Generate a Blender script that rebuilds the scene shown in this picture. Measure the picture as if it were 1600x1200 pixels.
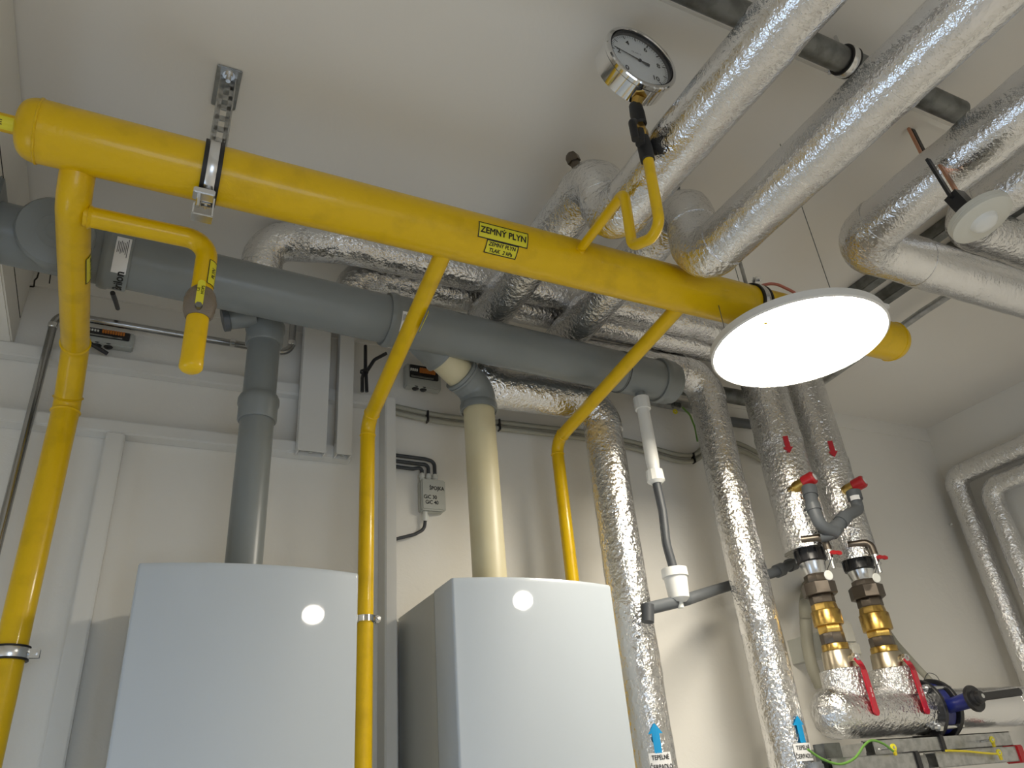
import bpy, bmesh, math
from mathutils import Vector, Matrix, noise
for o in list(bpy.data.objects): bpy.data.objects.remove(o)
S = bpy.context.scene
COL = S.collection
PI = math.pi

# ------------------------------------------------------------------ camera
# all builders work in camera-relative metres: x right along the back wall, d away from
# the camera towards the back wall, z up from the lens; OFF moves that into the room.
OFF = Vector((0, -2.1, 1.45))
FPX = 1196.6
YAW, PITCH, ROLL = 0.491133, 0.507008, -0.090299
fw = Vector((math.sin(YAW)*math.cos(PITCH), math.cos(YAW)*math.cos(PITCH), math.sin(PITCH)))
rt0 = Vector((math.cos(YAW), -math.sin(YAW), 0)); up0 = rt0.cross(fw)
RT = math.cos(ROLL)*rt0 + math.sin(ROLL)*up0
UP = -math.sin(ROLL)*rt0 + math.cos(ROLL)*up0
cd = bpy.data.cameras.new('camera'); cam = bpy.data.objects.new('camera', cd); COL.objects.link(cam)
cd.sensor_width = 36; cd.lens = 36*FPX/1600; cd.clip_start = .02
cam.matrix_world = Matrix(((RT.x, UP.x, -fw.x, OFF.x), (RT.y, UP.y, -fw.y, OFF.y), (RT.z, UP.z, -fw.z, OFF.z), (0, 0, 0, 1)))
S.camera = cam

# ------------------------------------------------------------------ world, daylight, exposure
S.view_settings.view_transform = 'Standard'; S.view_settings.look = 'None'
S.view_settings.gamma = 1; S.view_settings.use_curve_mapping = False
S.view_settings.exposure = 0.72
LAMP_STRENGTH = 27.0
wd = bpy.data.worlds.new('sky'); S.world = wd; wd.use_nodes = True
bg = wd.node_tree.nodes['Background']; bg.inputs[0].default_value = (.55, .72, 1, 1); bg.inputs[1].default_value = 1.0
al = bpy.data.lights.new('window_daylight', 'AREA'); al.shape = 'RECTANGLE'; al.size = .92; al.size_y = .80
al.energy = 1.6; al.color = (.60, .79, 1)
ao = bpy.data.objects.new('window_daylight', al); COL.objects.link(ao)
ao.location = Vector((-1.01, 1.17, -.50)) + OFF; ao.rotation_euler = (0, -PI/2, 0)   # in the window opening, shining into the room

al2 = bpy.data.lights.new('added_front_fill', 'AREA'); al2.shape = 'RECTANGLE'; al2.size = 1.4; al2.size_y = 1.1
al2.energy = 6; al2.color = (.80, .90, 1)
ao2 = bpy.data.objects.new('added_front_fill', al2); COL.objects.link(ao2)
ao2.location = Vector((.15, -2.11, -.52)) + OFF; ao2.rotation_euler = (PI/2, 0, 0)   # added fill for dial and boilers, in an invented window behind the viewer

# ------------------------------------------------------------------ rays through photo pixels (1600 x 1200)
def ray(u, v): return RT*((u-800)/FPX) + UP*(-(v-600)/FPX) + fw
def at(u, v, d): r = ray(u, v); return r*(d/r.y)
def atz(u, v, z): r = ray(u, v); return r*(z/r.z)
def atx(u, v, x): r = ray(u, v); return r*(x/r.x)
def proj(p):
    p = Vector(p); k = p.dot(fw); return 800+FPX*p.dot(RT)/k, 600-FPX*p.dot(UP)/k
def rpx(w, p): return .5*w*Vector(p).dot(fw)/FPX
def zon(x, d, v):
    lo, hi = -1.4, 1.6
    for _ in range(40):
        m = (lo+hi)/2
        if proj((x, d, m))[1] > v: lo = m
        else: hi = m
    return m
def xon(d, z, u):
    lo, hi = -2., 4.
    for _ in range(40):
        m = (lo+hi)/2
        if proj((m, d, z))[0] < u: lo = m
        else: hi = m
    return m

# ------------------------------------------------------------------ materials
MAT = {}
def mat(name, col=(.8, .8, .8), rough=.5, metal=0., bump=None, mottle=None, spec=.5, coat=0., coatr=.08, emit=None, trans=0., alpha=1.):
    m = bpy.data.materials.new(name); m.use_nodes = True; nt = m.node_tree; N = nt.nodes; L = nt.links
    b = N['Principled BSDF']; b.inputs['Base Color'].default_value = (*col, 1)
    b.inputs['Roughness'].default_value = rough; b.inputs['Metallic'].default_value = metal
    b.inputs['Specular IOR Level'].default_value = spec
    b.inputs['Coat Weight'].default_value = coat; b.inputs['Coat Roughness'].default_value = coatr
    b.inputs['Transmission Weight'].default_value = trans
    b.inputs['Alpha'].default_value = alpha
    if emit: b.inputs['Emission Color'].default_value = (*emit[0], 1); b.inputs['Emission Strength'].default_value = emit[1]
    tc = N.new('ShaderNodeTexCoord')
    if mottle:                                  # (scale, second colour, amount-from, amount-to)
        n = N.new('ShaderNodeTexNoise'); n.inputs['Scale'].default_value = mottle[0]; n.inputs['Detail'].default_value = 6
        L.new(tc.outputs['Object'], n.inputs['Vector'])
        r = N.new('ShaderNodeMapRange'); r.inputs[1].default_value = mottle[2]; r.inputs[2].default_value = mottle[3]
        L.new(n.outputs['Fac'], r.inputs[0])
        x = N.new('ShaderNodeMix'); x.data_type = 'RGBA'; x.inputs[6].default_value = (*col, 1); x.inputs[7].default_value = (*mottle[1], 1)
        L.new(r.outputs[0], x.inputs[0]); L.new(x.outputs[2], b.inputs['Base Color'])
    prev = None
    for (kind, sc, st, dist) in (bump or []):
        if kind == 'noise':
            n = N.new('ShaderNodeTexNoise'); n.inputs['Scale'].default_value = sc; n.inputs['Detail'].default_value = 5; n.inputs['Roughness'].default_value = .6
            n.inputs['Distortion'].default_value = .8; out = n.outputs['Fac']
        elif kind == 'vor':
            n = N.new('ShaderNodeTexVoronoi'); n.feature = 'DISTANCE_TO_EDGE'; n.inputs['Scale'].default_value = sc; out = n.outputs['Distance']
        elif kind == 'facet':
            n = N.new('ShaderNodeTexVoronoi'); n.feature = 'F1'; n.inputs['Scale'].default_value = sc; out = n.outputs['Distance']
        elif kind == 'wave':
            n = N.new('ShaderNodeTexWave'); n.inputs['Scale'].default_value = sc; n.bands_direction = 'X'; out = n.outputs['Fac']
        if kind in ('vor', 'facet'):
            wn = N.new('ShaderNodeTexNoise'); wn.inputs['Scale'].default_value = sc*.7; wn.inputs['Detail'].default_value = 3
            L.new(tc.outputs['Object'], wn.inputs['Vector'])
            va = N.new('ShaderNodeVectorMath'); va.operation = 'MULTIPLY_ADD'; va.inputs[1].default_value = (1.6/sc,)*3
            L.new(wn.outputs['Color'], va.inputs[0]); L.new(tc.outputs['Object'], va.inputs[2]); L.new(va.outputs[0], n.inputs['Vector'])
        else: L.new(tc.outputs['Object'], n.inputs['Vector'])
        bp = N.new('ShaderNodeBump'); bp.inputs['Strength'].default_value = st; bp.inputs['Distance'].default_value = dist
        L.new(out, bp.inputs['Height'])
        if prev: L.new(prev.outputs['Normal'], bp.inputs['Normal'])
        prev = bp
    if prev: L.new(prev.outputs['Normal'], b.inputs['Normal'])
    MAT[name] = m; return m
mat('wall_paint', (.87, .845, .785), .85, bump=[('noise', 9, .25, .01), ('noise', 160, .12, .002)], mottle=(2.2, (.83, .805, .745), .45, .75), spec=.2)
mat('ceiling_paint', (.87, .84, .78), .9, bump=[('noise', 5, .2, .01)], mottle=(1.6, (.83, .80, .75), .42, .8), spec=.2)
mat('floor_screed', (.62, .605, .575), .6, mottle=(6, (.54, .53, .50), .4, .7))
mat('trunking_white', (.80, .79, .75), .45, bump=[('noise', 20, .05, .004)])
mat('yellow_paint', (.80, .51, .0), .34, bump=[('noise', 55, .22, .004), ('noise', 260, .10, .001)], mottle=(16, (.68, .43, .0), .52, .72), coat=.25, spec=.35)
mat('sticker_yellow', (.80, .72, .03), .4)
mat('ink_black', (.012, .012, .012), .6)
mat('foil', (.80, .80, .805), .15, 1., bump=[('noise', 24, .34, .012), ('facet', 80, .42, .0055), ('facet', 200, .34, .0020), ('vor', 70, .30, .003)])
mat('foil_smooth', (.80, .80, .81), .15, 1., bump=[('noise', 12, .26, .012), ('facet', 110, .22, .0035), ('facet', 260, .26, .0014), ('vor', 60, .16, .002)])
mat('foil_dull', (.52, .52, .515), .42, 1., bump=[('noise', 26, .4, .012), ('facet', 60, .5, .007)])
mat('foil_tape', (.80, .80, .805), .16, 1., bump=[('noise', 40, .5, .008), ('facet', 100, .65, .006), ('facet', 240, .5, .0025)])
def overspray(name, spots):                  # yellow paint misted onto the foil beside the gas header
    nt = MAT[name].node_tree; N = nt.nodes; L = nt.links; b = N['Principled BSDF']
    g = N.new('ShaderNodeNewGeometry'); tot = None
    for (c, r) in spots:
        d = N.new('ShaderNodeVectorMath'); d.operation = 'DISTANCE'; d.inputs[1].default_value = c; L.new(g.outputs['Position'], d.inputs[0])
        k = N.new('ShaderNodeMapRange'); k.interpolation_type = 'SMOOTHSTEP'; k.inputs[1].default_value = r; k.inputs[2].default_value = r*.25; L.new(d.outputs['Value'], k.inputs[0])
        if tot is None: tot = k.outputs[0]
        else: m = N.new('ShaderNodeMath'); m.operation = 'MAXIMUM'; L.new(tot, m.inputs[0]); L.new(k.outputs[0], m.inputs[1]); tot = m.outputs[0]
    n = N.new('ShaderNodeTexNoise'); n.inputs['Scale'].default_value = 70; n.inputs['Detail'].default_value = 4; L.new(g.outputs['Position'], n.inputs['Vector'])
    a = N.new('ShaderNodeMath'); a.operation = 'MULTIPLY_ADD'; a.inputs[1].default_value = 1.9; L.new(n.outputs['Fac'], a.inputs[0]); a.inputs[2].default_value = -.45
    f = N.new('ShaderNodeMath'); f.operation = 'MULTIPLY'; f.use_clamp = True; L.new(a.outputs[0], f.inputs[0]); L.new(tot, f.inputs[1])
    x = N.new('ShaderNodeMix'); x.data_type = 'RGBA'; x.inputs[6].default_value = b.inputs['Base Color'].default_value; x.inputs[7].default_value = (.72, .50, .02, 1); L.new(f.outputs[0], x.inputs[0]); L.new(x.outputs[2], b.inputs['Base Color'])
    i = N.new('ShaderNodeMath'); i.operation = 'SUBTRACT'; i.inputs[0].default_value = 1; L.new(f.outputs[0], i.inputs[1]); L.new(i.outputs[0], b.inputs['Metallic'])
SPRAY = [(Vector((1.070, 1.125, 1.125))+OFF, .085), (Vector((1.075, 1.10, 1.19))+OFF, .05), (at(1046, 292, .84)+OFF, .035), (at(985, 327, .99)+OFF, .035), (at(962, 392, 1.08)+OFF, .05), (at(932, 668, 1.745)+OFF, .06), (atz(1303, 402, 1.18)+OFF, .05)]
for nm_ in ('foil', 'foil_smooth'): overspray(nm_, SPRAY)
mat('flue_grey', (.225, .245, .245), .32, bump=[('noise', 8, .12, .006)], mottle=(5, (.20, .218, .218), .4, .7))
mat('flue_cream', (.66, .60, .40), .38, mottle=(7, (.60, .53, .33), .4, .75))
mat('hose_grey', (.05, .055, .062), .5, bump=[('noise', 90, .2, .002)])
mat('waste_grey', (.10, .11, .12), .45)
mat('galvanised', (.52, .53, .53), .38, 1., bump=[('noise', 60, .12, .003)], mottle=(45, (.40, .41, .41), .42, .62))
mat('galvanised_dark', (.24, .25, .245), .45, 1., mottle=(30, (.16, .165, .16), .42, .62))
mat('zinc', (.72, .73, .74), .25, 1.)
mat('chrome', (.78, .78, .78), .08, 1.)
mat('chrome_dark', (.40, .40, .395), .18, 1.)
mat('rubber_black', (.012, .012, .013), .5)
mat('plastic_black', (.016, .016, .018), .35)
mat('plastic_white', (.80, .80, .77), .35)
mat('plastic_offwhite', (.66, .65, .58), .4)
mat('plastic_grey', (.50, .51, .47), .45)
mat('boiler_white', (.49, .54, .59), .4, bump=[('noise', 220, .02, .0006)], coat=1., coatr=.035)
mat('boiler_side', (.50, .52, .51), .3)
mat('brass', (.62, .42, .12), .28, 1., bump=[('noise', 90, .2, .002)], mottle=(40, (.34, .20, .06), .5, .7))
mat('bronze_dark', (.17, .145, .12), .36, 1., bump=[('noise', 80, .2, .002)])
mat('nickel_brass', (.56, .49, .37), .3, 1., bump=[('noise', 120, .15, .001)])
mat('red_plastic', (.42, .015, .02), .35)
mat('red_paint', (.45, .012, .03), .3, coat=.3)
mat('arrow_red', (.62, .03, .045), .5)
mat('arrow_blue', (.0, .28, .60), .45)
mat('label_white', (.80, .80, .80), .5)
mat('blue_cast', (.012, .02, .16), .35, coat=.3)
mat('earth_green', (.13, .30, .05), .45)
mat('earth_yellow', (.62, .50, .02), .45)
mat('corrugated', (.40, .39, .32), .5)
mat('tape_brown', (.19, .155, .12), .4, bump=[('noise', 40, .5, .006)])
mat('clear_plastic', (.75, .76, .72), .25, spec=.5)
mat('dial_white', (.78, .79, .77), .45)
mat('copper', (.60, .33, .22), .3, 1.)
mat('cable_pink', (.60, .20, .14), .5)
mat('cable_black', (.02, .02, .024), .45)
mat('pcb_orange', (.60, .20, .03), .5)
mat('plaster_rough', (.55, .53, .50), .95, bump=[('noise', 60, .8, .01)])
mat('crack_dark', (.05, .045, .04), .95)
mat('lamp_rim', (.80, .79, .76), .4)
mat('lamp_diffuser', (.9, .9, .88), .4, emit=((1, .92, .775), LAMP_STRENGTH))
def glass(name):
    m = bpy.data.materials.new(name); m.use_nodes = True; N = m.node_tree.nodes; L = m.node_tree.links; N.clear()
    o = N.new('ShaderNodeOutputMaterial'); x = N.new('ShaderNodeMixShader'); f0 = N.new('ShaderNodeLayerWeight'); f0.inputs[0].default_value = .5; f = N.new('ShaderNodeMath'); f.operation = 'POWER'; f.inputs[1].default_value = 4; L.new(f0.outputs['Facing'], f.inputs[0])
    t = N.new('ShaderNodeBsdfTransparent'); g = N.new('ShaderNodeBsdfGlossy'); g.inputs['Roughness'].default_value = .02
    L.new(f.outputs[0], x.inputs[0]); L.new(t.outputs[0], x.inputs[1]); L.new(g.outputs[0], x.inputs[2]); L.new(x.outputs[0], o.inputs[0]); MAT[name] = m
glass('clear_glass')

# ------------------------------------------------------------------ mesh toolkit
ORG = {}
def frame(axis):
    a = Vector(axis).normalized(); h = Vector((0, 0, 1)) if abs(a.z) < .9 else Vector((1, 0, 0))
    u = a.cross(h).normalized(); return a, u, a.cross(u).normalized()
def lin(a, b, n): a = Vector(a); b = Vector(b); return [a.lerp(b, i/n) for i in range(n+1)]
def fillet(pts, rb, n=8):
    pts = [Vector(p) for p in pts]; out = [pts[0]]
    for i in range(1, len(pts)-1):
        p = pts[i]; a = (pts[i-1]-p).normalized(); b = (pts[i+1]-p).normalized()
        ang = a.angle(b); r = rb[i-1] if isinstance(rb, (list, tuple)) else rb
        if ang > PI-.02: out += [p+a*.004, p, p+b*.004]; continue
        t = min(r/math.tan(ang/2), .49*(pts[i-1]-p).length, .49*(pts[i+1]-p).length); r = t*math.tan(ang/2)
        c = p + (a+b).normalized()*(r/math.sin(ang/2))
        s = p+a*t-c; e = p+b*t-c; th = s.angle(e)
        for k in range(n+1):
            f = k/n; out.append(c + (s*math.sin((1-f)*th) + e*math.sin(f*th))/math.sin(th))
    return out+[pts[-1]]
class MB:
    def __init__(s): s.v = []; s.f = []
    def add(s, vs, fs): b = len(s.v); s.v += [Vector(v) for v in vs]; s.f += [tuple(i+b for i in f) for f in fs]; return s
    def tube(s, path, r, seg=20, cap=True, amp=0., fr=18., seed=0):
        path = [Vector(p) for p in path]; n = len(path)
        tg = [(path[min(i+1, n-1)]-path[max(i-1, 0)]).normalized() for i in range(n)]
        a, u, w = frame(tg[0]); vs = []
        for i in range(n):
            u = (u - tg[i]*u.dot(tg[i])).normalized(); w = tg[i].cross(u)
            ri = r[i] if isinstance(r, (list, tuple)) else r
            for k in range(seg):
                t = 2*PI*k/seg; nn = u*math.cos(t)+w*math.sin(t)
                q = ri
                if amp:
                    p0 = (path[i]+nn*ri)*fr + Vector((seed, 0, 0)); q += amp*noise.noise(p0) + amp*.5*noise.noise(p0*2.7)
                vs.append(path[i]+nn*q)
        fs = [(i*seg+k, i*seg+(k+1) % seg, (i+1)*seg+(k+1) % seg, (i+1)*seg+k) for i in range(n-1) for k in range(seg)]
        if cap: fs += [tuple(range(seg-1, -1, -1)), tuple((n-1)*seg+k for k in range(seg))]
        return s.add(vs, fs)
    def cyl(s, a, b, r, r2=None, seg=24, cap=True): return s.tube([a, b], [r, r if r2 is None else r2], seg, cap)
    def lathe(s, c, axis, prof, seg=32, rot=0.):        # prof: (distance along axis, radius)
        a, u, w = frame(axis); c = Vector(c); vs = []; fs = []; n = len(prof)
        for (h, r) in prof:
            for k in range(seg): t = 2*PI*k/seg+rot; vs.append(c+a*h+(u*math.cos(t)+w*math.sin(t))*max(r, 1e-5))
        fs = [(i*seg+k, i*seg+(k+1) % seg, (i+1)*seg+(k+1) % seg, (i+1)*seg+k) for i in range(n-1) for k in range(seg)]
        fs += [tuple(range(seg-1, -1, -1)), tuple((n-1)*seg+k for k in range(seg))]
        return s.add(vs, fs)
    def ring(s, c, axis, R, prof, seg=40, a0=0., a1=2*PI):  # prof: closed loop of (along axis, radial offset)
        a, u, w = frame(axis); c = Vector(c); n = len(prof); full = abs(a1-a0-2*PI) < 1e-6; m = seg if full else seg+1; vs = []
        for k in range(m):
            t = a0+(a1-a0)*k/seg; d = u*math.cos(t)+w*math.sin(t)
            for (h, q) in prof: vs.append(c+a*h+d*(R+q))
        fs = [(k*n+i, k*n+(i+1) % n, ((k+1) % m)*n+(i+1) % n, ((k+1) % m)*n+i) for k in range(seg) for i in range(n)]
        if not full: fs += [tuple(range(n)), tuple(reversed([(m-1)*n+i for i in range(n)]))]
        return s.add(vs, fs)
    def box(s, lo, hi, bev=0., M=None):
        lo = Vector(lo); hi = Vector(hi); c = (lo+hi)/2; h = (hi-lo)/2
        bm = bmesh.new(); bmesh.ops.create_cube(bm, size=2)
        for v in bm.verts: v.co = Vector((v.co.x*h.x, v.co.y*h.y, v.co.z*h.z))
        if bev: bmesh.ops.bevel(bm, geom=list(bm.edges), offset=min(bev, .45*min(abs(h.x), abs(h.y), abs(h.z))*2), segments=2, affect='EDGES')
        bm.verts.index_update(); vs = [(M @ v.co if M else v.co)+c for v in bm.verts]; fs = [tuple(v.index for v in f.verts) for f in bm.faces]; bm.free()
        return s.add(vs, fs)
    def bar(s, a, b, w, t, up=(0, 0, 1), bev=0.):        # box along a-b, width w (sideways), thickness t (towards up)
        a = Vector(a); b = Vector(b); x = (b-a).normalized(); y = Vector(up).cross(x).normalized(); z = x.cross(y)
        M = Matrix((x, y, z)).transposed(); L = (b-a).length/2; c = (a+b)/2
        q = MB().box((-L, -w/2, -t/2), (L, w/2, t/2), bev)
        return s.add([M @ v + c for v in q.v], q.f)
    def prism(s, poly, org, X, Y, t):                   # polygon in the plane X,Y, thickness t along X x Y
        X = Vector(X); Y = Vector(Y); Z = X.cross(Y).normalized(); o = Vector(org); n = len(poly)
        vs = [o+X*p[0]+Y*p[1]+Z*k for k in (0, t) for p in poly]
        return s.add(vs, [tuple(range(n-1, -1, -1)), tuple(range(n, 2*n))]+[(i, (i+1) % n, n+(i+1) % n, n+i) for i in range(n)])
    def ball(s, c, r, seg=16, sq=(1, 1, 1)):
        c = Vector(c); n = seg//2; vs = []; 
        for i in range(1, n):
            for k in range(seg):
                p = PI*i/n; t = 2*PI*k/seg; vs.append(c+Vector((r*math.sin(p)*math.cos(t)*sq[0], r*math.sin(p)*math.sin(t)*sq[1], r*math.cos(p)*sq[2])))
        fs = [(i*seg+k, (i+1)*seg+k, (i+1)*seg+(k+1) % seg, i*seg+(k+1) % seg) for i in range(n-2) for k in range(seg)]
        b = len(vs); vs += [c+Vector((0, 0, r*sq[2])), c-Vector((0, 0, r*sq[2]))]
        fs += [(b, k, (k+1) % seg) for k in range(seg)]+[(b+1, (n-2)*seg+(k+1) % seg, (n-2)*seg+k) for k in range(seg)]
        return s.add(vs, fs)
    def build(s, name, m, parent=None, angle=40, label=None):
        off = OFF - (ORG[parent] if parent else Vector((0, 0, 0)))
        me = bpy.data.meshes.new(name)
        if parent is None:
            xs = [v.x for v in s.v]; ys = [v.y for v in s.v]; zs = [v.z for v in s.v]
            org = Vector(((min(xs)+max(xs))/2, (min(ys)+max(ys))/2, min(zs)))+OFF
            me.from_pydata([v+OFF-org for v in s.v], [], s.f)
        else: me.from_pydata([v+off for v in s.v], [], s.f)
        bm = bmesh.new(); bm.from_mesh(me); bmesh.ops.recalc_face_normals(bm, faces=bm.faces); bm.to_mesh(me); bm.free()
        me.shade_smooth(); me.set_sharp_from_angle(angle=math.radians(angle)); me.materials.append(MAT[m])
        o = bpy.data.objects.new(name, me); COL.objects.link(o)
        if parent: o.parent = parent; ORG[o] = ORG[parent]
        else: o.location = org; ORG[o] = org
        if label: o['label'] = label
        return o
def thing(name, label, cat, loc, group=None):
    o = bpy.data.objects.new(name, None); COL.objects.link(o); o.empty_display_size = .03
    o.location = Vector(loc)+OFF; ORG[o] = Vector(loc)+OFF; return tag(o, label, cat, group)
def tag(o, label, cat, group=None):
    o['label'] = label; o['category'] = cat
    if group: o['group'] = group
    return o
def struct(o): o['kind'] = 'structure'; return o
FONT = {}
def text_mesh(txt, size, bold=0.):
    c = bpy.data.curves.new('t', 'FONT'); c.body = txt; c.size = size; c.align_x = 'CENTER'; c.align_y = 'CENTER'; c.resolution_u = 3
    o = bpy.data.objects.new('t', c); COL.objects.link(o); bpy.context.view_layer.update()
    me = bpy.data.meshes.new_from_object(o.evaluated_get(bpy.context.evaluated_depsgraph_get()))
    vs = [v.co.copy() for v in me.vertices]; fs = [tuple(p.vertices) for p in me.polygons]
    bpy.data.objects.remove(o); bpy.data.curves.remove(c); bpy.data.meshes.remove(me); return vs, fs
def text_on(txt, size, fn, bold=0., sx=1.):
    vs, fs = text_mesh(txt, size); m = MB(); b = min(bold, .02)*size*1.3
    for (dx, dy) in (((-b, 0), (b, 0), (0, b), (0, -b)) if bold else ((0, 0),)): m.add([fn(v.x*sx+dx, v.y+dy) for v in vs], fs)
    return m
def clip(poly, lo, hi):
    def cut(P, f):
        out = []
        for i in range(len(P)):
            a = P[i]; b = P[(i+1) % len(P)]; fa = f(a); fb = f(b)
            if fa >= 0: out.append(a)
            if fa*fb < 0: t = fa/(fa-fb); out.append((a[0]+(b[0]-a[0])*t, a[1]+(b[1]-a[1])*t))
        return out
    P = cut(poly, lambda p: p[1]-lo); return cut(P, lambda p: hi-p[1]) if P else P
def cut2(poly, axis, n):
    if axis == 0: poly = [(p[1], p[0]) for p in poly]
    a = min(p[1] for p in poly); b = max(p[1] for p in poly); out = []
    for i in range(n):
        P = clip(poly, a+(b-a)*i/n, a+(b-a)*(i+1)/n)
        if len(P) > 2: out.append([(p[1], p[0]) for p in P] if axis == 0 else P)
    return out
def wrapfn(c, axis, r, radial0, s0=0., flip=1):
    # map (s,t) -> surface of a cylinder: s along the axis, t round it, (0,0) at radial direction radial0
    a = Vector(axis).normalized(); r0 = Vector(radial0); r0 = (r0-a*r0.dot(a)).normalized(); w = a.cross(r0)*flip; c = Vector(c)
    def fn(x, y, h=0.): t = y/r; return c+a*(s0+x)+(r0*math.cos(t)+w*math.sin(t))*(r+h)
    return fn
def surf_poly(fn, polys, h, axis=1, n=8):
    m = MB()
    for p in polys:
        for q in cut2(p, axis, n): m.add([fn(x, y, h) for (x, y) in q], [tuple(range(len(q)))])
    return m
def rect(w, h, x=0., y=0.): return [(x-w/2, y-h/2), (x+w/2, y-h/2), (x+w/2, y+h/2), (x-w/2, y+h/2)]
def hit_cyl(u, v, c, axis, r):
    d = ray(u, v); a = Vector(axis).normalized(); c = Vector(c)
    dp = d-a*d.dot(a); oc = -c-a*((-c).dot(a)); A = dp.dot(dp); B = 2*dp.dot(oc); C = oc.dot(oc)-r*r
    t = (-B-math.sqrt(max(0, B*B-4*A*C)))/(2*A); p = d*t; s = (p-c).dot(a); return p, s, (p-c-a*s).normalized()

# ------------------------------------------------------------------ the room
W, C = 2.1, 1.45                     # back wall distance, ceiling height above the lens
XL, XR, DF, FL = -.95, 3.36, -2.05, -1.45
struct(MB().box((XL-.1, DF-.1, FL-.1), (XR+.1, W+.1, FL)).build('floor', 'floor_screed'))
struct(MB().box((XL-.1, DF-.1, C), (XR+.1, W+.1, C+.12)).build('ceiling', 'ceiling_paint'))
struct(MB().box((XL-.1, W, FL), (XR+.1, W+.12, C)).build('wall_back', 'wall_paint'))
struct(MB().box((XR, DF-.1, FL), (XR+.12, W, C)).build('wall_right', 'wall_paint'))
wd0, wd1, wz0, wz1 = .75, 1.59, -1.0, -.02
wl = MB().box((XL-.12, DF-.1, FL), (XL, wd0, C)).box((XL-.12, wd1, FL), (XL, W, C)).box((XL-.12, wd0, FL), (XL, wd1, wz0)).box((XL-.12, wd0, wz1), (XL, wd1, C))
struct(wl.build('wall_left', 'wall_paint'))
fx0, fx1, fz0, fz1 = -.58, .88, -1.1, .06
wf = MB().box((XL-.1, DF-.1, FL), (fx0, DF, C)).box((fx1, DF-.1, FL), (XR+.1, DF, C)).box((fx0, DF-.1, FL), (fx1, DF, fz0)).box((fx0, DF-.1, fz1), (fx1, DF, C))
struct(wf.build('wall_front', 'wall_paint'))
w2 = MB()
for lo, hi in (((fx0, fz0), (fx0+.05, fz1)), ((fx1-.05, fz0), (fx1, fz1)), ((fx0, fz0), (fx1, fz0+.05)), ((fx0, fz1-.05), (fx1, fz1)), ((.125, fz0), (.175, fz1))):
    w2.box((lo[0], DF-.055, lo[1]), (hi[0], DF-.01, hi[1]), .004)
win2 = struct(w2.build('added_window_2', 'trunking_white'))  # unseen window, added to carry the front fill light
MB().box((fx0+.04, DF-.045, fz0+.04), (fx1-.04, DF-.04, fz1-.04)).build('pane', 'clear_glass', win2)
wfr = MB()
for lo, hi in (((wd0, wz0), (wd0+.05, wz1)), ((wd1-.05, wz0), (wd1, wz1)), ((wd0, wz0), (wd1, wz0+.05)), ((wd0, wz1-.05), (wd1, wz1)), ((1.145, wz0), (1.195, wz1))):
    wfr.box((XL-.09, lo[0], lo[1]), (XL-.045, hi[0], hi[1]), .004)
win = struct(wfr.build('window_1', 'trunking_white'))
MB().box((XL-.075, wd0+.04, wz0+.04), (XL-.07, wd1-.04, wz1-.04)).build('pane', 'clear_glass', win)
# ceiling beam along the left wall, with a stepped joint on its face
bx = -.368
beam = MB().box((XL, DF, 1.178), (bx, W, C), .004)
tb = struct(beam.build('trim_1', 'wall_paint'))
MB().box((bx-.002, DF, 1.262), (bx+.0012, W-.02, 1.2645)).build('joint_line', 'crack_dark', tb)
# proud plaster band at the top of the back wall
pb = struct(MB().box((bx, W-.007, 1.383), (XR, W, C)).build('trim_2', 'wall_paint'))
cr = MB()
def strip(mb, pts, w, d):
    for a, b in zip(pts, pts[1:]): mb.bar(at(*a, d), at(*b, d), w, .0015, up=(0, 1, 0))
strip(cr, [(26, 418), (29, 443), (40, 447), (53, 448), (54, 438), (58, 434), (61, 424)], .004, W-.0075)
strip(cr, [(79, 429), (77, 443)], .003, W-.0075)
cr.build('crack', 'crack_dark', pb)
pq = atx(17, 338, bx+.004)
MB().tube([pq+Vector((-.004, 0, -.03)), pq+Vector((.004, .01, -.012)), pq+Vector((.006, .012, .012)), pq+Vector((-.002, .0, .03))], [.012, .026, .024, .008], 12, amp=.010, fr=50).build('plaster_patch', 'plaster_rough', tb)
# thin ceiling batten line over the header side
struct(MB().bar(Vector((.5, .726, C-.006)), Vector((2.4, .726, C-.006)), .014, .012).build('trim_3', 'wall_paint'))

# ------------------------------------------------------------------ wall trunking
def trunk(lo, hi, label, open_end=None, grp='white cable trunking on the back wall'):
    t = thing('cable_trunking', label, 'trunking', ((lo[0]+hi[0])/2, (lo[1]+hi[1])/2, lo[2]), grp)
    lo = Vector(lo); hi = Vector(hi)
    if open_end == 'down':        # hollow duct whose bottom end is open
        w = .003; m = MB().box(lo, (lo.x+w, hi.y, hi.z)).box((hi.x-w, lo.y, lo.z), hi).box((lo.x, hi.y-w, lo.z), hi)
        m.build('duct', 'trunking_white', t)
        MB().box((lo.x-.001, lo.y-.002, lo.z), (hi.x+.001, lo.y+.003, hi.z), .001).build('lid', 'trunking_white', t)
        MB().box((lo.x+w, lo.y+.004, lo.z+.035), (hi.x-w, hi.y-w, lo.z+.037)).build('inner_shade_plate', 'plastic_black', t)  # black sheet standing in for the shade inside the open duct
        k = (lo.x+hi.x)/2
        MB().tube(fillet([(k, (lo.y+hi.y)/2, lo.z+.04), (k, (lo.y+hi.y)/2, lo.z+.004)], .01), .006, 10).build('cable', 'plastic_grey', t)
    else:
        MB().box(lo, hi, .0015).build('duct', 'trunking_white', t)
        if hi.x-lo.x > hi.z-lo.z: MB().box((lo.x, lo.y-.003, lo.z+.004), (hi.x, lo.y+.001, hi.z-.004), .001).build('lid', 'trunking_white', t)
        else: MB().box((lo.x+.003, lo.y-.003, lo.z), (hi.x-.003, lo.y+.001, hi.z), .001).build('lid', 'trunking_white', t)
    return t
e = W-.001
zl0 = at(0, 668.75, W).z; zl1 = at(0, 635, 2.055).z
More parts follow.
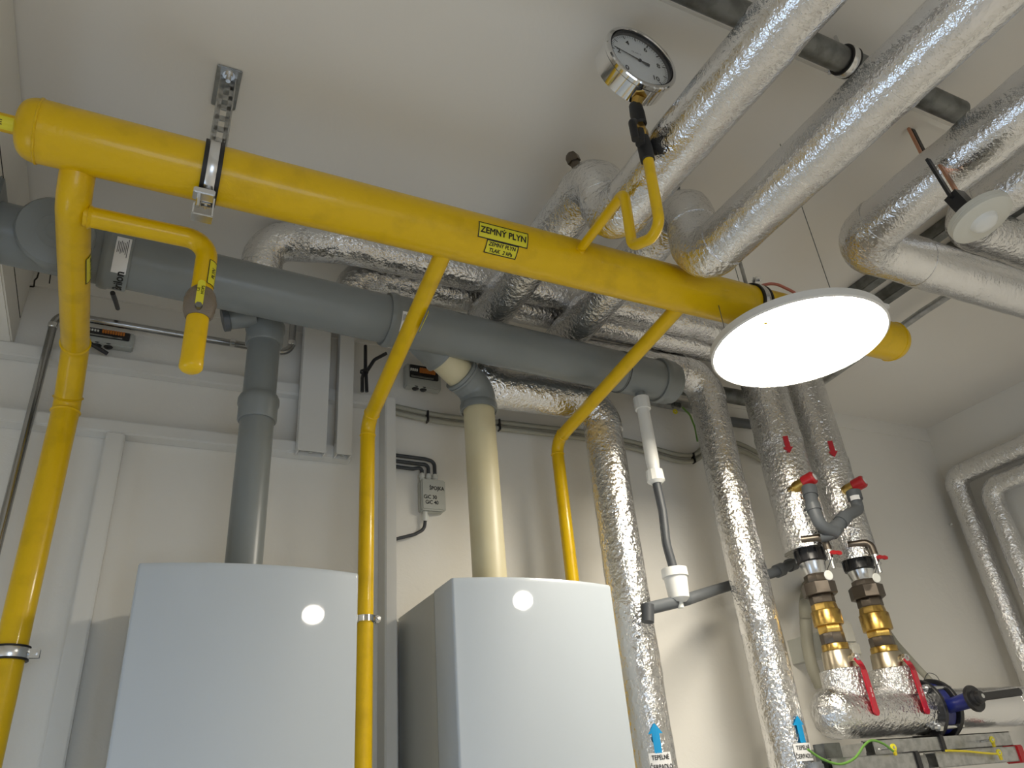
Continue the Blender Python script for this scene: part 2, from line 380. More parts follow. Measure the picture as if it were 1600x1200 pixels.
trunk((bx-.25, 2.055, zl0), (at(550, 722, 2.055).x, e, zl1), 'long lower horizontal white cable trunking running left of the boiler gas pipe')
zu0 = at(140, 580, W).z; zu1 = at(142, 552, 2.07).z
trunk((bx-.25, 2.07, zu0), (at(588, 640, 2.07).x, e, zu1), 'upper horizontal white cable trunking under the left control unit')
x0, x1 = at(166, 677, 2.055).x, at(196, 680, 2.055).x
trunk((x0, 2.055, FL+.0), (x1, e, zl0), 'vertical white cable trunking between yellow drop pipe and left boiler')
x0, x1 = at(465, 705, 2.015).x, at(509, 706, 2.015).x; z0 = at(487, 705, 2.015).z
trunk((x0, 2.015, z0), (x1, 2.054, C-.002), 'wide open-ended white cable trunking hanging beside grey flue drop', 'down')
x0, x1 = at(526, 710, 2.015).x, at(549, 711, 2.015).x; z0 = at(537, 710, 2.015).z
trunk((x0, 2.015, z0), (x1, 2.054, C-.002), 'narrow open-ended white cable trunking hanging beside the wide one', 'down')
x0, x1 = at(601, 700, 2.04).x, at(618, 700, 2.04).x; z0 = at(612, 623, 2.04).z
trunk((x0, 2.035, FL), (x1, e, z0), 'vertical white cable trunking between the two boilers')
T5x0, T5x1 = x0, x1

# ------------------------------------------------------------------ boilers
def boiler(x0, x1, label):
    d0, d1, zt, zb = 1.68, W-.012, .4956, -.36; cx = (x0+x1)/2; hw = (x1-x0)/2
    t = thing('wall_boiler', label, 'boiler', (cx, 1.9, zb), 'two wall-hung boilers')
    n = 24; sag = .031
    def outline(inset, dback):
        rr = .007; P = [(x0+inset, dback), (x1-inset, dback)]
        for k in range(5): a = PI/2*k/5; P.append((x1-inset-rr+rr*math.cos(a), d0+inset*.8+rr-rr*math.sin(a)))
        for i in range(n+1):
            f = 1-2*i/n; xx = cx+f*(hw-inset-rr); P.append((xx, d0-sag*(1-f*f)+inset*.8))
        for k in range(5): a = PI/2*(k+1)/5; P.append((x0+inset+rr-rr*math.sin(a), d0+inset*.8+rr-rr*math.cos(a)))
        return P
    m = MB(); ds = 1.80
    layers = [(zb, .004), (zb+.004, 0), (zb+.03, 0), (zt-.03, 0), (zt-.012, 0), (zt-.005, 0), (zt-.0012, .0015), (zt, .005)]
    P0 = [outline(i, ds) for (_, i) in layers]; k = len(P0[0]); vs = []
    for (z, _), P in zip(layers, P0): vs += [(p[0], p[1], z) for p in P]
    fs = [(a*k+i, a*k+(i+1) % k, (a+1)*k+(i+1) % k, (a+1)*k+i) for a in range(len(layers)-1) for i in range(k)]
    fs += [tuple(range(k)), tuple((len(layers)-1)*k+i for i in range(k))]
    m.add(vs, fs).build('front_cover', 'boiler_white', t, 30)
    MB().box((x0+.0015, ds+.003, zb+.01), (x1-.0015, d1, zt-.002), .003).build('casing', 'boiler_side', t)
    MB().box((x0+.02, d1, zt-.12), (x1-.02, W-.001, zt-.04)).build('wall_bracket', 'galvanised', t)
    return t
boiler(.0135, .465, 'left glossy white wall-hung boiler under the grey flue drop')
boiler(.690, 1.137, 'right glossy white wall-hung boiler under the cream flue pipe')

# ------------------------------------------------------------------ gas header (yellow)
MD, MZ, MR = 1.2, 1.117, .057
mc = Vector((0, MD, MZ)); AX = Vector((1, 0, 0))
xl = xon(MD, MZ, 62); xr = xon(MD, MZ, 1392)
gas = thing('gas_header', 'yellow painted steel gas header pipe with welded branches under the ceiling', 'gas pipe', ((xl+xr)/2, MD, MZ-MR))
MB().tube(lin((xl, MD, MZ), (xr, MD, MZ), 40), MR, 40, amp=.0004, fr=12).build('main_pipe', 'yellow_paint', gas)
for (x, s) in ((xl, -1), (xr, 1)):
    pr = [(s*(.036*math.sin(a)), MR*math.cos(a)**.5) for a in [PI/2*i/12 for i in range(13)]]
    MB().lathe((x, MD, MZ), AX, pr, 40).build('end_cap', 'yellow_paint', gas)
    MB().tube([Vector((x, MD, MZ))+Vector((0, math.cos(t), math.sin(t)))*(MR-.0005) for t in [2*PI*i/96 for i in range(97)]], .0026, 8, amp=.0012, fr=160).build('weld_bead', 'yellow_paint', gas)
# stub leaving to the left
MB().tube([(xl-.02, MD, MZ), (xl-.3, MD, MZ)], .0165, 20).build('stub_pipe', 'yellow_paint', gas)
fn = wrapfn((xl-.065, MD, MZ), AX, .0168, -at(10, 190, MD)+Vector((0, 0, .0)), 0, -1)
stk = surf_poly(fn, [rect(.07, .024)], .0006).build('sticker', 'sticker_yellow', gas)
text_on('§ CE', .012, lambda x, y: fn(x, y, .0012), .01).build('sticker_print', 'ink_black', stk)
# drop pipe: runs back to the wall, then down
lx = -.194; lz = 1.035; lr = .0298
LD = 1.895
drop = fillet([(lx, MD+.025, MZ-.01), (lx, MD+.07, lz), (lx, 1.80, lz), (lx, LD, .93), (lx, LD, FL+.02)], [.06, .05, .05])
pts = []
for a_, b_ in zip(drop, drop[1:]): pts += lin(a_, b_, max(1, int((b_-a_).length/.04)))[:-1]
MB().tube(pts+[drop[-1]], lr, 28, amp=.0004, fr=20).build('drop_pipe', 'yellow_paint', gas)
for q, ax in ((drop[10], drop[10]-drop[9]), (drop[19], drop[19]-drop[18]), (drop[27], drop[28]-drop[27])):
    MB().ring(q, ax, lr, [(-.003, 0), (0, .0035), (.003, 0)], 32).build('weld_bead', 'yellow_paint', gas)
q, s, rd = hit_cyl(138, 400, (lx, 0, lz), (0, 1, 0), lr)
def side_sticker(c, axis, r, u, v, L, Wd, txts, flip, parent, size):
    p, s, rad = hit_cyl(u, v, c, axis, r); fn = wrapfn(c, axis, r, rad, s, flip)
    parent = surf_poly(fn, [rect(L, Wd)], .0005, 1, 10).build('sticker', 'sticker_yellow', parent)
    bw = .0022*Wd/.03
    surf_poly(fn, [rect(L, bw, 0, Wd/2), rect(L, bw, 0, -Wd/2), rect(bw, Wd, L/2), rect(bw, Wd, -L/2)], .0010, 1, 10).build('sticker_border', 'ink_black', parent)
    m = MB()
    for i, tx in enumerate(txts):
        q = text_on(tx, size, lambda x, y: fn(x, y-(i-(len(txts)-1)/2)*size*1.15, .0013), .014, .9); m.add(q.v, q.f)
    m.build('sticker_text', 'ink_black', parent)
side_sticker((lx, 0, lz), (0, 1, 0), lr, 141, 417, .085, .032, ['ZEMNÝ PLYN'], -1, gas, .0125)
# branch with a shut-off valve hanging straight down
bd = 1.29; bz = at(146, 340, bd).z; bxx = at(319, 430, bd).x; br = .0198
bp = fillet([(lx+.02, bd, bz), (bxx, bd, bz), (bxx, bd, at(305, 574, bd).z)], .042, 10)
MB().tube(bp, br, 24).build('branch_pipe', 'yellow_paint', gas)
MB().ring((lx+lr, bd, bz), AX, br, [(-.004, -.002), (-.002, .004), (.004, .0)], 28).build('weld_bead', 'yellow_paint', gas)
ze = at(305, 574, bd).z
MB().lathe((bxx, bd, ze), (0, 0, -1), [(-.012, br+.0006), (.002, br+.0006), (.006, br-.002), (.010, br-.008), (.011, 0)], 24).build('end_cap', 'yellow_paint', gas)
side_sticker((bxx, bd, 0), (0, 0, 1), br, 333, 428, .055, .022, ['PLYN'], -1, gas, .011)
zv0, zv1 = zon(bxx, bd, 498), zon(bxx, bd, 455)
bv = thing('branch_ball_valve', 'tape-wrapped ball valve with short yellow lever on the hanging yellow branch', 'valve', (bxx, bd, zv0))
MB().tube(lin((bxx, bd, zv0), (bxx, bd, zv1), 10), [br+.001, br+.005, br+.0075, br+.009, br+.009, br+.0095, br+.009, br+.008, br+.008, br+.005, br+.001], 28, amp=.0022, fr=60).build('taped_body', 'tape_brown', bv)
vd = -at(310, 476, bd); vd.z = 0; vd.normalize(); vx = Vector((0, 0, 1)).cross(vd)
c0 = Vector((bxx, bd, 0))+vd*(br+.0098)-vx*.002
lev = [(-.0068, zv0+.012), (.0068, zv0+.012)] + [(.0068*math.cos(a), zv1-.004+.0068*math.sin(a)) for a in [PI*i/8 for i in range(9)]]
lvo = MB().prism(lev, c0, vx, (0, 0, 1), .003).build('lever', 'sticker_yellow', bv)
MB().cyl(c0-vd*.002+Vector((0, 0, zv0+.008)), c0+vd*.006+Vector((0, 0, zv0+.008)), .0065, seg=6).build('lever_nut', 'galvanised_dark', lvo)
m = MB()
for i, tx in enumerate(('CE', 'MOP5')):
    q = text_on(tx, .0075, lambda x, y: c0+vd*.0035+vx*(-y-.0005+.004*(2*i-1))+Vector((0, 0, (zv0+zv1)/2+.012+x)), .01); m.add(q.v, q.f)
m.build('lever_print', 'ink_black', lvo)
# two feed pipes dropping to the boilers
def feed(u0, v0, ub, vb, db, r, name):
    a = at(u0, v0, MD); x = a.x
    b = Vector((x, db, at(ub, vb, db).z))
    p = fillet([(x, MD+.025, MZ-.03), b, (x, db, FL+.25)], .05, 8)
    MB().tube(p, r, 22).build(name, 'yellow_paint', gas)
    MB().ring(p[1], p[1]-p[0], r, [(-.002, 0), (0, .0022), (.002, 0)], 24).build('weld_bead', 'yellow_paint', gas)
    MB().ring(p[9], p[10]-p[9], r, [(-.002, 0), (0, .0022), (.002, 0)], 24).build('weld_bead', 'yellow_paint', gas)
    return x, b
f1 = feed(703, 413, 573, 660, 1.81, .0195, 'feed_pipe')
f2 = feed(1078, 495, 868, 690, 1.905, .0195, 'feed_pipe')
ax1 = (f1[1]-Vector((f1[0], MD, MZ-.045))).normalized()
side_sticker(Vector((f1[0], MD, MZ-.045)), ax1, .0195, 667, 505, .06, .02, [' '], 1, gas, .01)
# stickers on the header
fnm = None
def header_sticker(u, v, L, Wd, txts, size):
    p, s, rad = hit_cyl(u, v, mc, AX, MR); fn = wrapfn(mc, AX, MR, rad, s, 1)
    test = fn(0, .01); fl = 1 if test.z > p.z else -1
    fn = wrapfn(mc, AX, MR, rad, s, fl)
    stk = surf_poly(fn, [rect(L, Wd)], .0006, 1, 8).build('sticker', 'sticker_yellow', gas)
    b = .0022
    surf_poly(fn, [rect(L+b, b, 0, Wd/2), rect(L+b, b, 0, -Wd/2), rect(b, Wd, L/2), rect(b, Wd, -L/2)], .0011, 1, 8).build('sticker_border', 'ink_black', stk)
    m = MB(); n = len(txts)
    for i, tx in enumerate(txts):
        q = text_on(tx, size, lambda x, y: fn(x, y+((n-1)/2-i)*size*1.12, .0016), .022, .95); m.add(q.v, q.f)
    m.build('sticker_text', 'ink_black', stk)
header_sticker(787, 367, .118, .034, ['ZEMNÝ PLYN'], .0195)
header_sticker(783.5, 390, .075, .028, ['ZEMNÝ PLYN', 'TLAK  2 kPa'], .0115)
# siphon tube to the gauge
GX = .79
sb = hit_cyl(908, 388, mc, AX, MR)[0]
sp = [sb+Vector((.004, .02, -.01)), sb, atx(975, 300, GX), atx(988, 385, GX), atx(1034, 366, GX), atx(1012, 246, GX)]
sp = fillet(sp, [.02, .022, .026, .030], 10)
MB().tube(sp, .0108, 18).build('siphon_tube', 'yellow_paint', gas)
MB().ring(sb, (sp[3]-sb).normalized(), .0108, [(-.002, 0), (.0, .005), (.004, 0)], 24).build('weld_bead', 'yellow_paint', gas)

# gauge valve and gauge
gv = thing('gauge_cock', 'black and brass gauge cock with drooping black lever below the gauge', 'valve', atx(1012, 250, GX))
zz = lambda v: zon(tx, td, v)
tp = atx(1012, 250, GX); tx, td = GX, tp.y
V3 = lambda v: Vector((tx, td, zon(tx, td, v)))
MB().lathe(V3(252), (0, 0, 1), [(0, .0125), (.002, .0145), (.034, .0150), (zon(tx, td, 216)-zon(tx, td, 252), .0125)], 12).build('lower_collar', 'rubber_black', gv)
MB().lathe(V3(218), (0, 0, 1), [(0, .010), (.006, .0115), (.012, .0135), (.024, .0135), (.028, .0105), (zon(tx, td, 192)-zon(tx, td, 218), .0105)], 6).build('cock_body', 'brass', gv)
MB().lathe(V3(196), (0, 0, 1), [(0, .0115), (.003, .0150), (.030, .0155), (zon(tx, td, 165)-zon(tx, td, 196), .0135)], 12).build('upper_collar', 'rubber_black', gv)
lp = V3(205); ld = Vector((-.75, -.35, 0)).normalized()
MB().tube([lp, lp+ld*.032], .0045, 12).build('lever_arm', 'brass', gv)
MB().tube(fillet([lp+ld*.026+Vector((0, 0, .004)), lp+ld*.036+Vector((0, 0, -.004)), lp+ld*.037+Vector((0, 0, -.052))], .008), .0078, 14).build('lever', 'rubber_black', gv)
MB().tube([lp+ld*.006+Vector((0, 0, -.005)), lp+ld*.019+Vector((0, 0, -.05))], .0095, 12).build('knob', 'rubber_black', gv)

gc = atx(998, 97, GX); GR = .0815
gn = Vector((0, -1, -.03)).normalized(); gr = Vector((1, 0, 0)); gu = gr.cross(-gn).normalized()
gg = thing('pressure_gauge', 'round steel pressure gauge with white dial reading about two', 'gauge', gc-gu*(GR+.012))
MB().lathe(gc, gn, [(-.040, .0), (-.040, GR-.003), (-.038, GR), (0, GR)], 56).build('case', 'chrome', gg)
MB().ring(gc, gn, GR, [(0, -.001), (.004, .0035), (.012, .0035), (.0145, .001), (.0145, -.005), (.008, -.007), (0, -.008)], 64).build('bezel', 'chrome', gg)
G = lambda x, y, h: gc+gr*x+gu*y+gn*h
dial = MB().lathe(gc+gn*.0015, gn, [(0, GR-.007), (.0006, GR-.007)], 56).build('dial', 'dial_white', gg)
MB().ring(gc, gn, GR-.007, [(.001, 0), (.0125, 0), (.0125, -.0015), (.001, -.0035)], 56).build('inner_ring', 'plastic_black', gg)
mk = MB(); RD = GR-.012
for i in range(51):
    a = math.radians(225-270*i/50); big = i % 5 == 0; L = .0095 if big else .0055; wv = .0014 if big else .0006
    ca, sa = math.cos(a), math.sin(a)
    mk.add([G((RD-r)*ca-sa*w_, (RD-r)*sa+ca*w_, .0026) for r, w_ in ((0, -wv), (0, wv), (L, wv), (L, -wv))], [(0, 1, 2, 3)])
mk.build('scale_marks', 'ink_black', dial)
for k, tx_ in enumerate(('0', '2', '4', '6', '8', '10')):
    a = math.radians(225-54*k); q = text_on(tx_, .0185, lambda x, y: G((RD-.0195)*math.cos(a)+x, (RD-.0195)*math.sin(a)+y, .0026), .018); q.build('numeral', 'ink_black', dial)
q = text_on('TR A01.2', .0062, lambda x, y: G(x-.004, y+.0225, .0026)); q.build('dial_text', 'ink_black', dial)
pa = math.radians(225-270*.215); pc, ps = math.cos(pa), math.sin(pa)
nd = [(-.024, -.0032), (-.020, -.0045), (-.006, -.0015), (.062, -.0007), (.062, .0007), (-.006, .0015), (-.020, .0045), (-.024, .0032)]
ptr = MB().prism(nd, G(0, 0, .0045), gr*pc+gu*ps, gu*pc-gr*ps, .0008).build('pointer', 'ink_black', gg)
MB().lathe(G(0, 0, .0035), gn, [(0, .0035), (.003, .0035), (.004, .002), (.004, 0)], 16).build('pointer_hub', 'plastic_black', ptr)
MB().lathe(gc+gn*.0095, gn, [(0, GR-.0075), (.001, GR-.0075)], 48).build('glass_pane', 'clear_glass', gg)
sbm = gc-gu*(GR-.002)-gn*.018
MB().lathe(sbm, V3(166)-sbm, [(0, .0125), (.010, .0125), ((V3(166)-sbm).length, .011)], 6).build('stem', 'brass', gg)
MB().lathe(sbm+gu*.006, (0, 0, -1), [(0, .016), (.010, .0155)], 6).build('square_boss', 'brass', gg)

# ------------------------------------------------------------------ pipe clamps and hangers
def clamp_ring(parent, c, axis, r, w=.024, lug=None, t=.0025, rub=.004, rw=None):
    rw = rw or w*1.45; h = w/2; hr = rw/2
    MB().ring(c, axis, r+.0003, [(-hr, 0), (-hr, rub+.0018), (-h-.001, rub+.0018), (-h-.001, rub*.6), (h+.001, rub*.6), (h+.001, rub+.0018), (hr, rub+.0018), (hr, 0)], 48).build('rubber_lining', 'rubber_black', parent)
    MB().ring(c, axis, r+.0003+rub*.6, [(-h, 0), (-h, t), (-h*.4, t*1.7), (h*.4, t*1.7), (h, t), (h, 0)], 48).build('steel_band', 'zinc', parent)
    if lug:
        for L in lug:
            d = Vector(L).normalized(); a = Vector(axis).normalized(); p = Vector(c)+d*(r+rub); s = a.cross(d)
            for k in (-1, 1): lg = MB().bar(p+s*k*.005, p+d*.020+s*k*.005, .003, w*.9, up=a).build('lug', 'zinc', parent)
            MB().cyl(p+d*.012-s*.013, p+d*.012+s*.016, .0042, seg=6).build('bolt', 'zinc', lg)
hx = .026
hg = thing('pipe_hanger', 'zinc ceiling bracket with slotted channel and rubber-lined clamp on yellow pipe', 'bracket', (hx, MD, MZ-.12))
clamp_ring(hg, (hx, MD, MZ), AX, MR, .018, [(0, 0, -1)], rw=.034)
pt = atz(357, 121, C); ptop = Vector((pt.x, pt.y, C))
ab = Vector((hx+.006, MD+.008, MZ+MR+.004)); at_ = Vector((pt.x, pt.y+.004, C-.004))
axc = (at_-ab).normalized(); sx = Vector((1, 0, 0)); fn_ = sx.cross(axc).normalized()
if fn_.y > 0: fn_ = -fn_
ch = MB()
L = (at_-ab).length
for k in (-1, 1): ch.bar(ab+sx*k*.0155, at_+sx*k*.0155, .003, .022, up=fn_)
n = 7
for i in range(n):
    a0 = ab+axc*L*(i/n); ch.bar(a0, a0+axc*L*(.42/n), .030, .003, up=fn_)
for k in (-1, 1): ch.bar(ab+sx*k*.0105, at_+sx*k*.0105, .009, .003, up=fn_)
ch.build('slotted_channel', 'galvanised', hg)
MB().box((pt.x-.026, pt.y-.030, C-.006), (pt.x+.026, pt.y+.085, C-.0005), .002).build('ceiling_plate', 'galvanised', hg)
MB().lathe((pt.x, pt.y-.012, C-.006), (0, 0, -1), [(0, .013), (.002, .013), (.002, .0085), (.008, .0085), (.008, .005), (.020, .005)], 18).build('bolt', 'zinc', hg)
# tail of the hanger below the clamp: nut, stud and little channel end
tl = Vector((hx-.006, MD-.018, MZ-MR-.012))
MB().box(tl+Vector((-.019, -.012, -.010)), tl+Vector((.019, .012, .004)), .002).build('clamp_foot', 'zinc', hg)
MB().cyl(tl+Vector((-.008, 0, -.008)), tl+Vector((-.008, 0, -.034)), .004, seg=10).build('stud', 'zinc', hg)
cq = MB(); cz = tl+Vector((.002, 0, -.045))
cq.box(cz+Vector((-.018, -.010, -.014)), cz+Vector((-.015, .010, .010))).box(cz+Vector((.015, -.010, -.014)), cz+Vector((.018, .010, .030))).box(cz+Vector((-.018, -.010, -.016)), cz+Vector((.018, .010, -.013)))
cq.build('channel_end', 'zinc', hg)
hx2 = xon(MD, MZ, 1176)
h2 = thing('pipe_hanger', 'rubber-lined zinc clamp with threaded rod on the yellow pipe behind the lamp', 'bracket', (hx2, MD, MZ-.1))
clamp_ring(h2, (hx2, MD, MZ), AX, MR, .018, [(0, -.5, .86)], rw=.034)
MB().cyl((hx2, MD, MZ+MR+.004), (hx2, MD, C), .005, seg=10).build('threaded_rod', 'galvanised', h2)
MB().box((hx2-.02, MD-.02, C-.006), (hx2+.02, MD+.02, C-.0005), .001).build('ceiling_plate', 'galvanised', h2)
# wall clamps
zc = zon(lx, LD, 1022)
c1 = thing('pipe_clamp', 'rubber-lined steel wall clamp on the yellow drop pipe at left', 'clamp', (lx, LD, zc-.02))
clamp_ring(c1, (lx, LD, zc), (0, 0, 1), lr, .020, [(1, -.1, 0), (-1, -.1, 0)], rw=.028)
MB().cyl((lx, LD+lr, zc), (lx, W, zc), .005, seg=10).build('stud', 'zinc', c1)
zc = zon(f1[0], 1.81, 968)
c2 = thing('pipe_clamp', 'bright steel clamp on the thin yellow pipe beside the left boiler', 'clamp', (f1[0], 1.81, zc-.02))
MB().ring((f1[0], 1.81, zc), (0, 0, 1), .0197, [(-.009, 0), (-.007, .005), (.007, .005), (.009, 0)], 40).build('steel_band', 'chrome', c2)
MB().box((f1[0]+.022, 1.80, zc-.009), (f1[0]+.036, 1.82, zc+.009), .003).build('lug', 'chrome', c2)
MB().cyl((f1[0]+.029, 1.792, zc), (f1[0]+.029, 1.828, zc), .0045, seg=6).build('bolt', 'zinc', c2)
MB().cyl((f1[0], 1.81+.02, zc), (f1[0], W, zc), .005, seg=10).build('stud', 'zinc', c2)

# ------------------------------------------------------------------ flue header (grey)
ha = Vector((-.372, 1.585, 1.166)); hb_ = Vector((xon(1.69, 1.166, 1050), 1.690, 1.166)); hax = (hb_-ha).normalized(); HR = .0645
def hpt(u, v=None):
    lo, hi = 0., 1.
    for _ in range(40):
        m = (lo+hi)/2
        if proj(ha.lerp(hb_, m))[0] < u: lo = m
        else: hi = m
    return ha.lerp(hb_, m)
fl = thing('flue_header', 'large grey plastic flue header pipe crossing behind the yellow pipe', 'flue pipe', ha.lerp(hb_, .5)-Vector((0, 0, HR)))
sock = [hpt(182), hpt(618), hpt(968), hpt(1034)]
MB().tube([ha, sock[0]], HR*1.03, 40).build('pipe_section', 'flue_grey', fl)
MB().tube([sock[0], sock[1]], HR*1.0, 40).build('pipe_section', 'flue_grey', fl)
MB().tube([sock[1], sock[2]], HR*.985, 40).build('pipe_section', 'flue_grey', fl)
MB().tube([sock[2], hb_-hax*.012], HR*1.0, 40).build('end_tee', 'flue_grey', fl)
def socket(c, r, w, name='socket', parent=fl, axis=hax, m='flue_grey', seg=40):
    MB().ring(c, axis, r, [(-w, -.001), (-w, .006), (-w*.75, .0095), (-w*.35, .0095), (-w*.2, .0065), (w*.9, .0065), (w, .004), (w, -.001)], seg).build(name, m, parent)
socket(sock[0]-hax*.0, HR, .030); socket(sock[1], HR, .032)
MB().ring(sock[2], hax, HR, [(-.006, -.002), (-.004, .0022), (.0, .0006), (.004, .0022), (.006, -.002)], 40).build('seal_lip', 'flue_grey', fl)
MB().ring(sock[2], hax, HR, [(-.0012, 0), (-.0012, .0018), (.0012, .0018), (.0012, 0)], 40).build('seal', 'plastic_black', fl)
socket(sock[3], HR, .026)
MB().lathe(hb_-hax*.02, hax, [(0, HR*1.02), (.018, HR*1.02), (.022, HR*.96), (.022, 0)], 40).build('end_cap', 'flue_grey', fl)
# inspection tee with round cap facing the room at the left end
tc_ = at(87, 362, 1.50)
tcx = hpt(87); td_ = Vector((.0, -1, -.08)).normalized()
tdir = (tc_-tcx).normalized()
MB().tube([tcx, tc_], HR*1.0, 40).build('inspection_branch', 'flue_grey', fl)
icap = MB().lathe(tc_-tdir*.012, tdir, [(0, HR+.001), (0, HR+.010), (.012, HR+.010), (.018, HR+.006), (.020, HR*.6), (.0205, 0)], 44).build('inspection_cap', 'flue_grey', fl)
for k in (.30, .55): MB().ring(tc_+tdir*.0085, tdir, HR*k, [(-.0008, -.001), (.0006, -.001), (.0006, .001), (-.0008, .001)], 40).build('cap_ridge', 'flue_grey', icap)
MB().box(ha+Vector((-.004, -.085, -.095)), ha+Vector((.012, .085, .088)), .006).build('wall_flange', 'flue_grey', fl)
# printed stickers on the sockets
def flue_sticker(u, v, L, Wd, nm):
    p, s, rad = hit_cyl(u, v, ha, hax, HR*1.10); f = wrapfn(ha, hax, HR*1.10, rad, s, 1)
    stk = surf_poly(f, [rect(Wd, L)], .0008, 1, 12).build('sticker', 'label_white', fl)
    mk = MB()
    import random; rr = random.Random(4)
    pol = []
    for i in range(7): pol.append(rect(Wd*.05, L*(.25+.3*rr.random()), -Wd*.34+Wd*.11*i, -L*.2))
    surf_poly(f, pol, .0012, 1, 6).build('sticker_print', 'waste_grey', stk)
    return f
f_ = flue_sticker(190, 398, .085, .030, 0)
q = text_on('Brilon', .026, lambda x, y: f_(.004-y, .068-x, .001), .02); q.build('socket_print', 'ink_black', fl)
flue_sticker(633, 503, .055, .020, 1)
# boiler flue drops
FD = 1.765
x1f = at(381, 878, FD).x; r1 = .0405
b1 = thing('flue_drop', 'dark grey flue pipe rising from the left boiler to the header', 'flue pipe', (x1f, FD, .4956))
ztop = zon(x1f, FD, 512)
MB().cyl((x1f, FD, .48), (x1f, FD, ztop+.03), r1, seg=36).build('pipe_section', 'flue_grey', b1)
socket(Vector((x1f, FD, zon(x1f, FD, 640))), r1, .034, 'socket', b1, Vector((0, 0, -1)), seg=36)
socket(Vector((x1f, FD, ztop-.022)), r1, .034, 'socket', b1, Vector((0, 0, -1)), seg=36)
tgt = hpt(345)
MB().tube(fillet([(x1f, FD, ztop), (x1f, FD, ztop+.055), tgt], .05), r1, 32).build('elbow', 'flue_grey', b1)
st = Vector((x1f-.035, FD-.03, ztop+.012)); se = at(349, 500, FD-.02)
MB().tube([st, se], [.030, .026], 24).build('side_stub', 'flue_grey', b1)
MB().lathe(se, (st-se), [(-.002, .0), (-.002, .030), (.012, .031), (.014, .027)], 24).build('stub_cap', 'waste_grey', b1)
x2f = at(765, 898, FD).x; r2 = .0445
b2 = thing('flue_drop', 'cream plastic flue pipe with grey elbow rising from the right boiler', 'flue pipe', (x2f, FD, .4956))
ze2 = zon(x2f, FD, 640)
MB().cyl((x2f, FD, .48), (x2f, FD, ze2+.02), r2, seg=36).build('pipe_section', 'flue_cream', b2)
pE = Vector((x2f, FD, ze2+.060)); sl = Vector((-.80, -.30, .42)).normalized()
el = fillet([(x2f, FD, ze2-.004), pE, pE+sl*.075], .06, 10)
MB().tube(el, r2+.006, 36).build('elbow', 'flue_grey', b2)
MB().ring((x2f, FD, ze2+.002), (0, 0, 1), r2+.006, [(-.010, 0), (-.010, .003), (.010, .003), (.014, 0)], 36).build('elbow_socket', 'flue_grey', b2)
MB().ring(pE+sl*.068, sl, r2+.006, [(-.014, 0), (-.010, .0035), (-.004, .0035), (-.003, .001), (0, .001), (.001, .0035), (.007, .0035), (.008, 0)], 36).build('elbow_socket', 'flue_grey', b2)
MB().tube([pE+sl*.05, pE+sl*.165], r2, 36).build('slanted_section', 'flue_cream', b2)
MB().tube([pE+sl*.150, pE+sl*.26], r2+.008, 36).build('wye_socket', 'flue_grey', b2)
MB().ring(pE+sl*.152, sl, r2+.008, [(-.004, -.006), (-.002, .002), (.004, .002), (.008, 0)], 36).build('seal_lip', 'flue_grey', b2)

# ------------------------------------------------------------------ foil-insulated pipes
def foil(label, pts, r, bends, m='foil', grp='foil insulated pipes', tapes=(), amp=.0016, caps=True):
    """thing > straight sleeves and elbows (each its own part) + tape bands at given (segment, fraction)"""
    pts = [Vector(p) for p in pts]; t = thing('foil_pipe', label, 'insulated pipe', min(pts, key=lambda p: p.z)-Vector((0, 0, r)), grp)
    n = len(pts); cut = [pts[0]]; arcs = []
    for i in range(1, n-1):
        p = pts[i]; a = (pts[i-1]-p).normalized(); b = (pts[i+1]-p).normalized(); rb = bends[i-1] if isinstance(bends, (list, tuple)) else bends
        f = fillet([p+a*1e-6+a*min(.49*(pts[i-1]-p).length*2-.0, 10), p, p+b*10], rb, 12) if False else fillet([pts[i-1], p, pts[i+1]], rb, 12)
        arc = f[1:-1]; arcs.append(arc); cut += [arc[0], arc[-1]]
    cut.append(pts[-1]); sd = len(label)*3.7
    for k in range(0, len(cut), 2):
        a, b = cut[k], cut[k+1]; L = (b-a).length
        if L < .006: continue
        mm = m[min(k//2, len(m)-1)] if isinstance(m, (list, tuple)) else m
        MB().tube(lin(a, b, max(2, int(L/.018))), r, 36, amp=amp, fr=16, seed=sd).build('insulation_sleeve', mm, t, 60)
    for arc in arcs:
        d0 = (arc[1]-arc[0]).normalized(); d1 = (arc[-1]-arc[-2]).normalized()
        MB().tube([arc[0]-d0*.012]+arc+[arc[-1]+d1*.012], r+.0018, 36, amp=amp*1.9, fr=22, seed=sd+5).build('insulation_elbow', 'foil' if m != 'foil_dull' else m, t, 60)
    for (s_, f) in tapes:
        a, b = cut[2*s_], cut[2*s_+1]; p = a.lerp(b, f); d = (b-a).normalized()
        MB().tube([p-d*.014, p-d*.005, p+d*.005, p+d*.014], r+.0010, 36, amp=amp, fr=16, seed=sd).build('tape_band', 'foil_tape' if m == 'foil' else 'foil_smooth', t, 60)
    return t
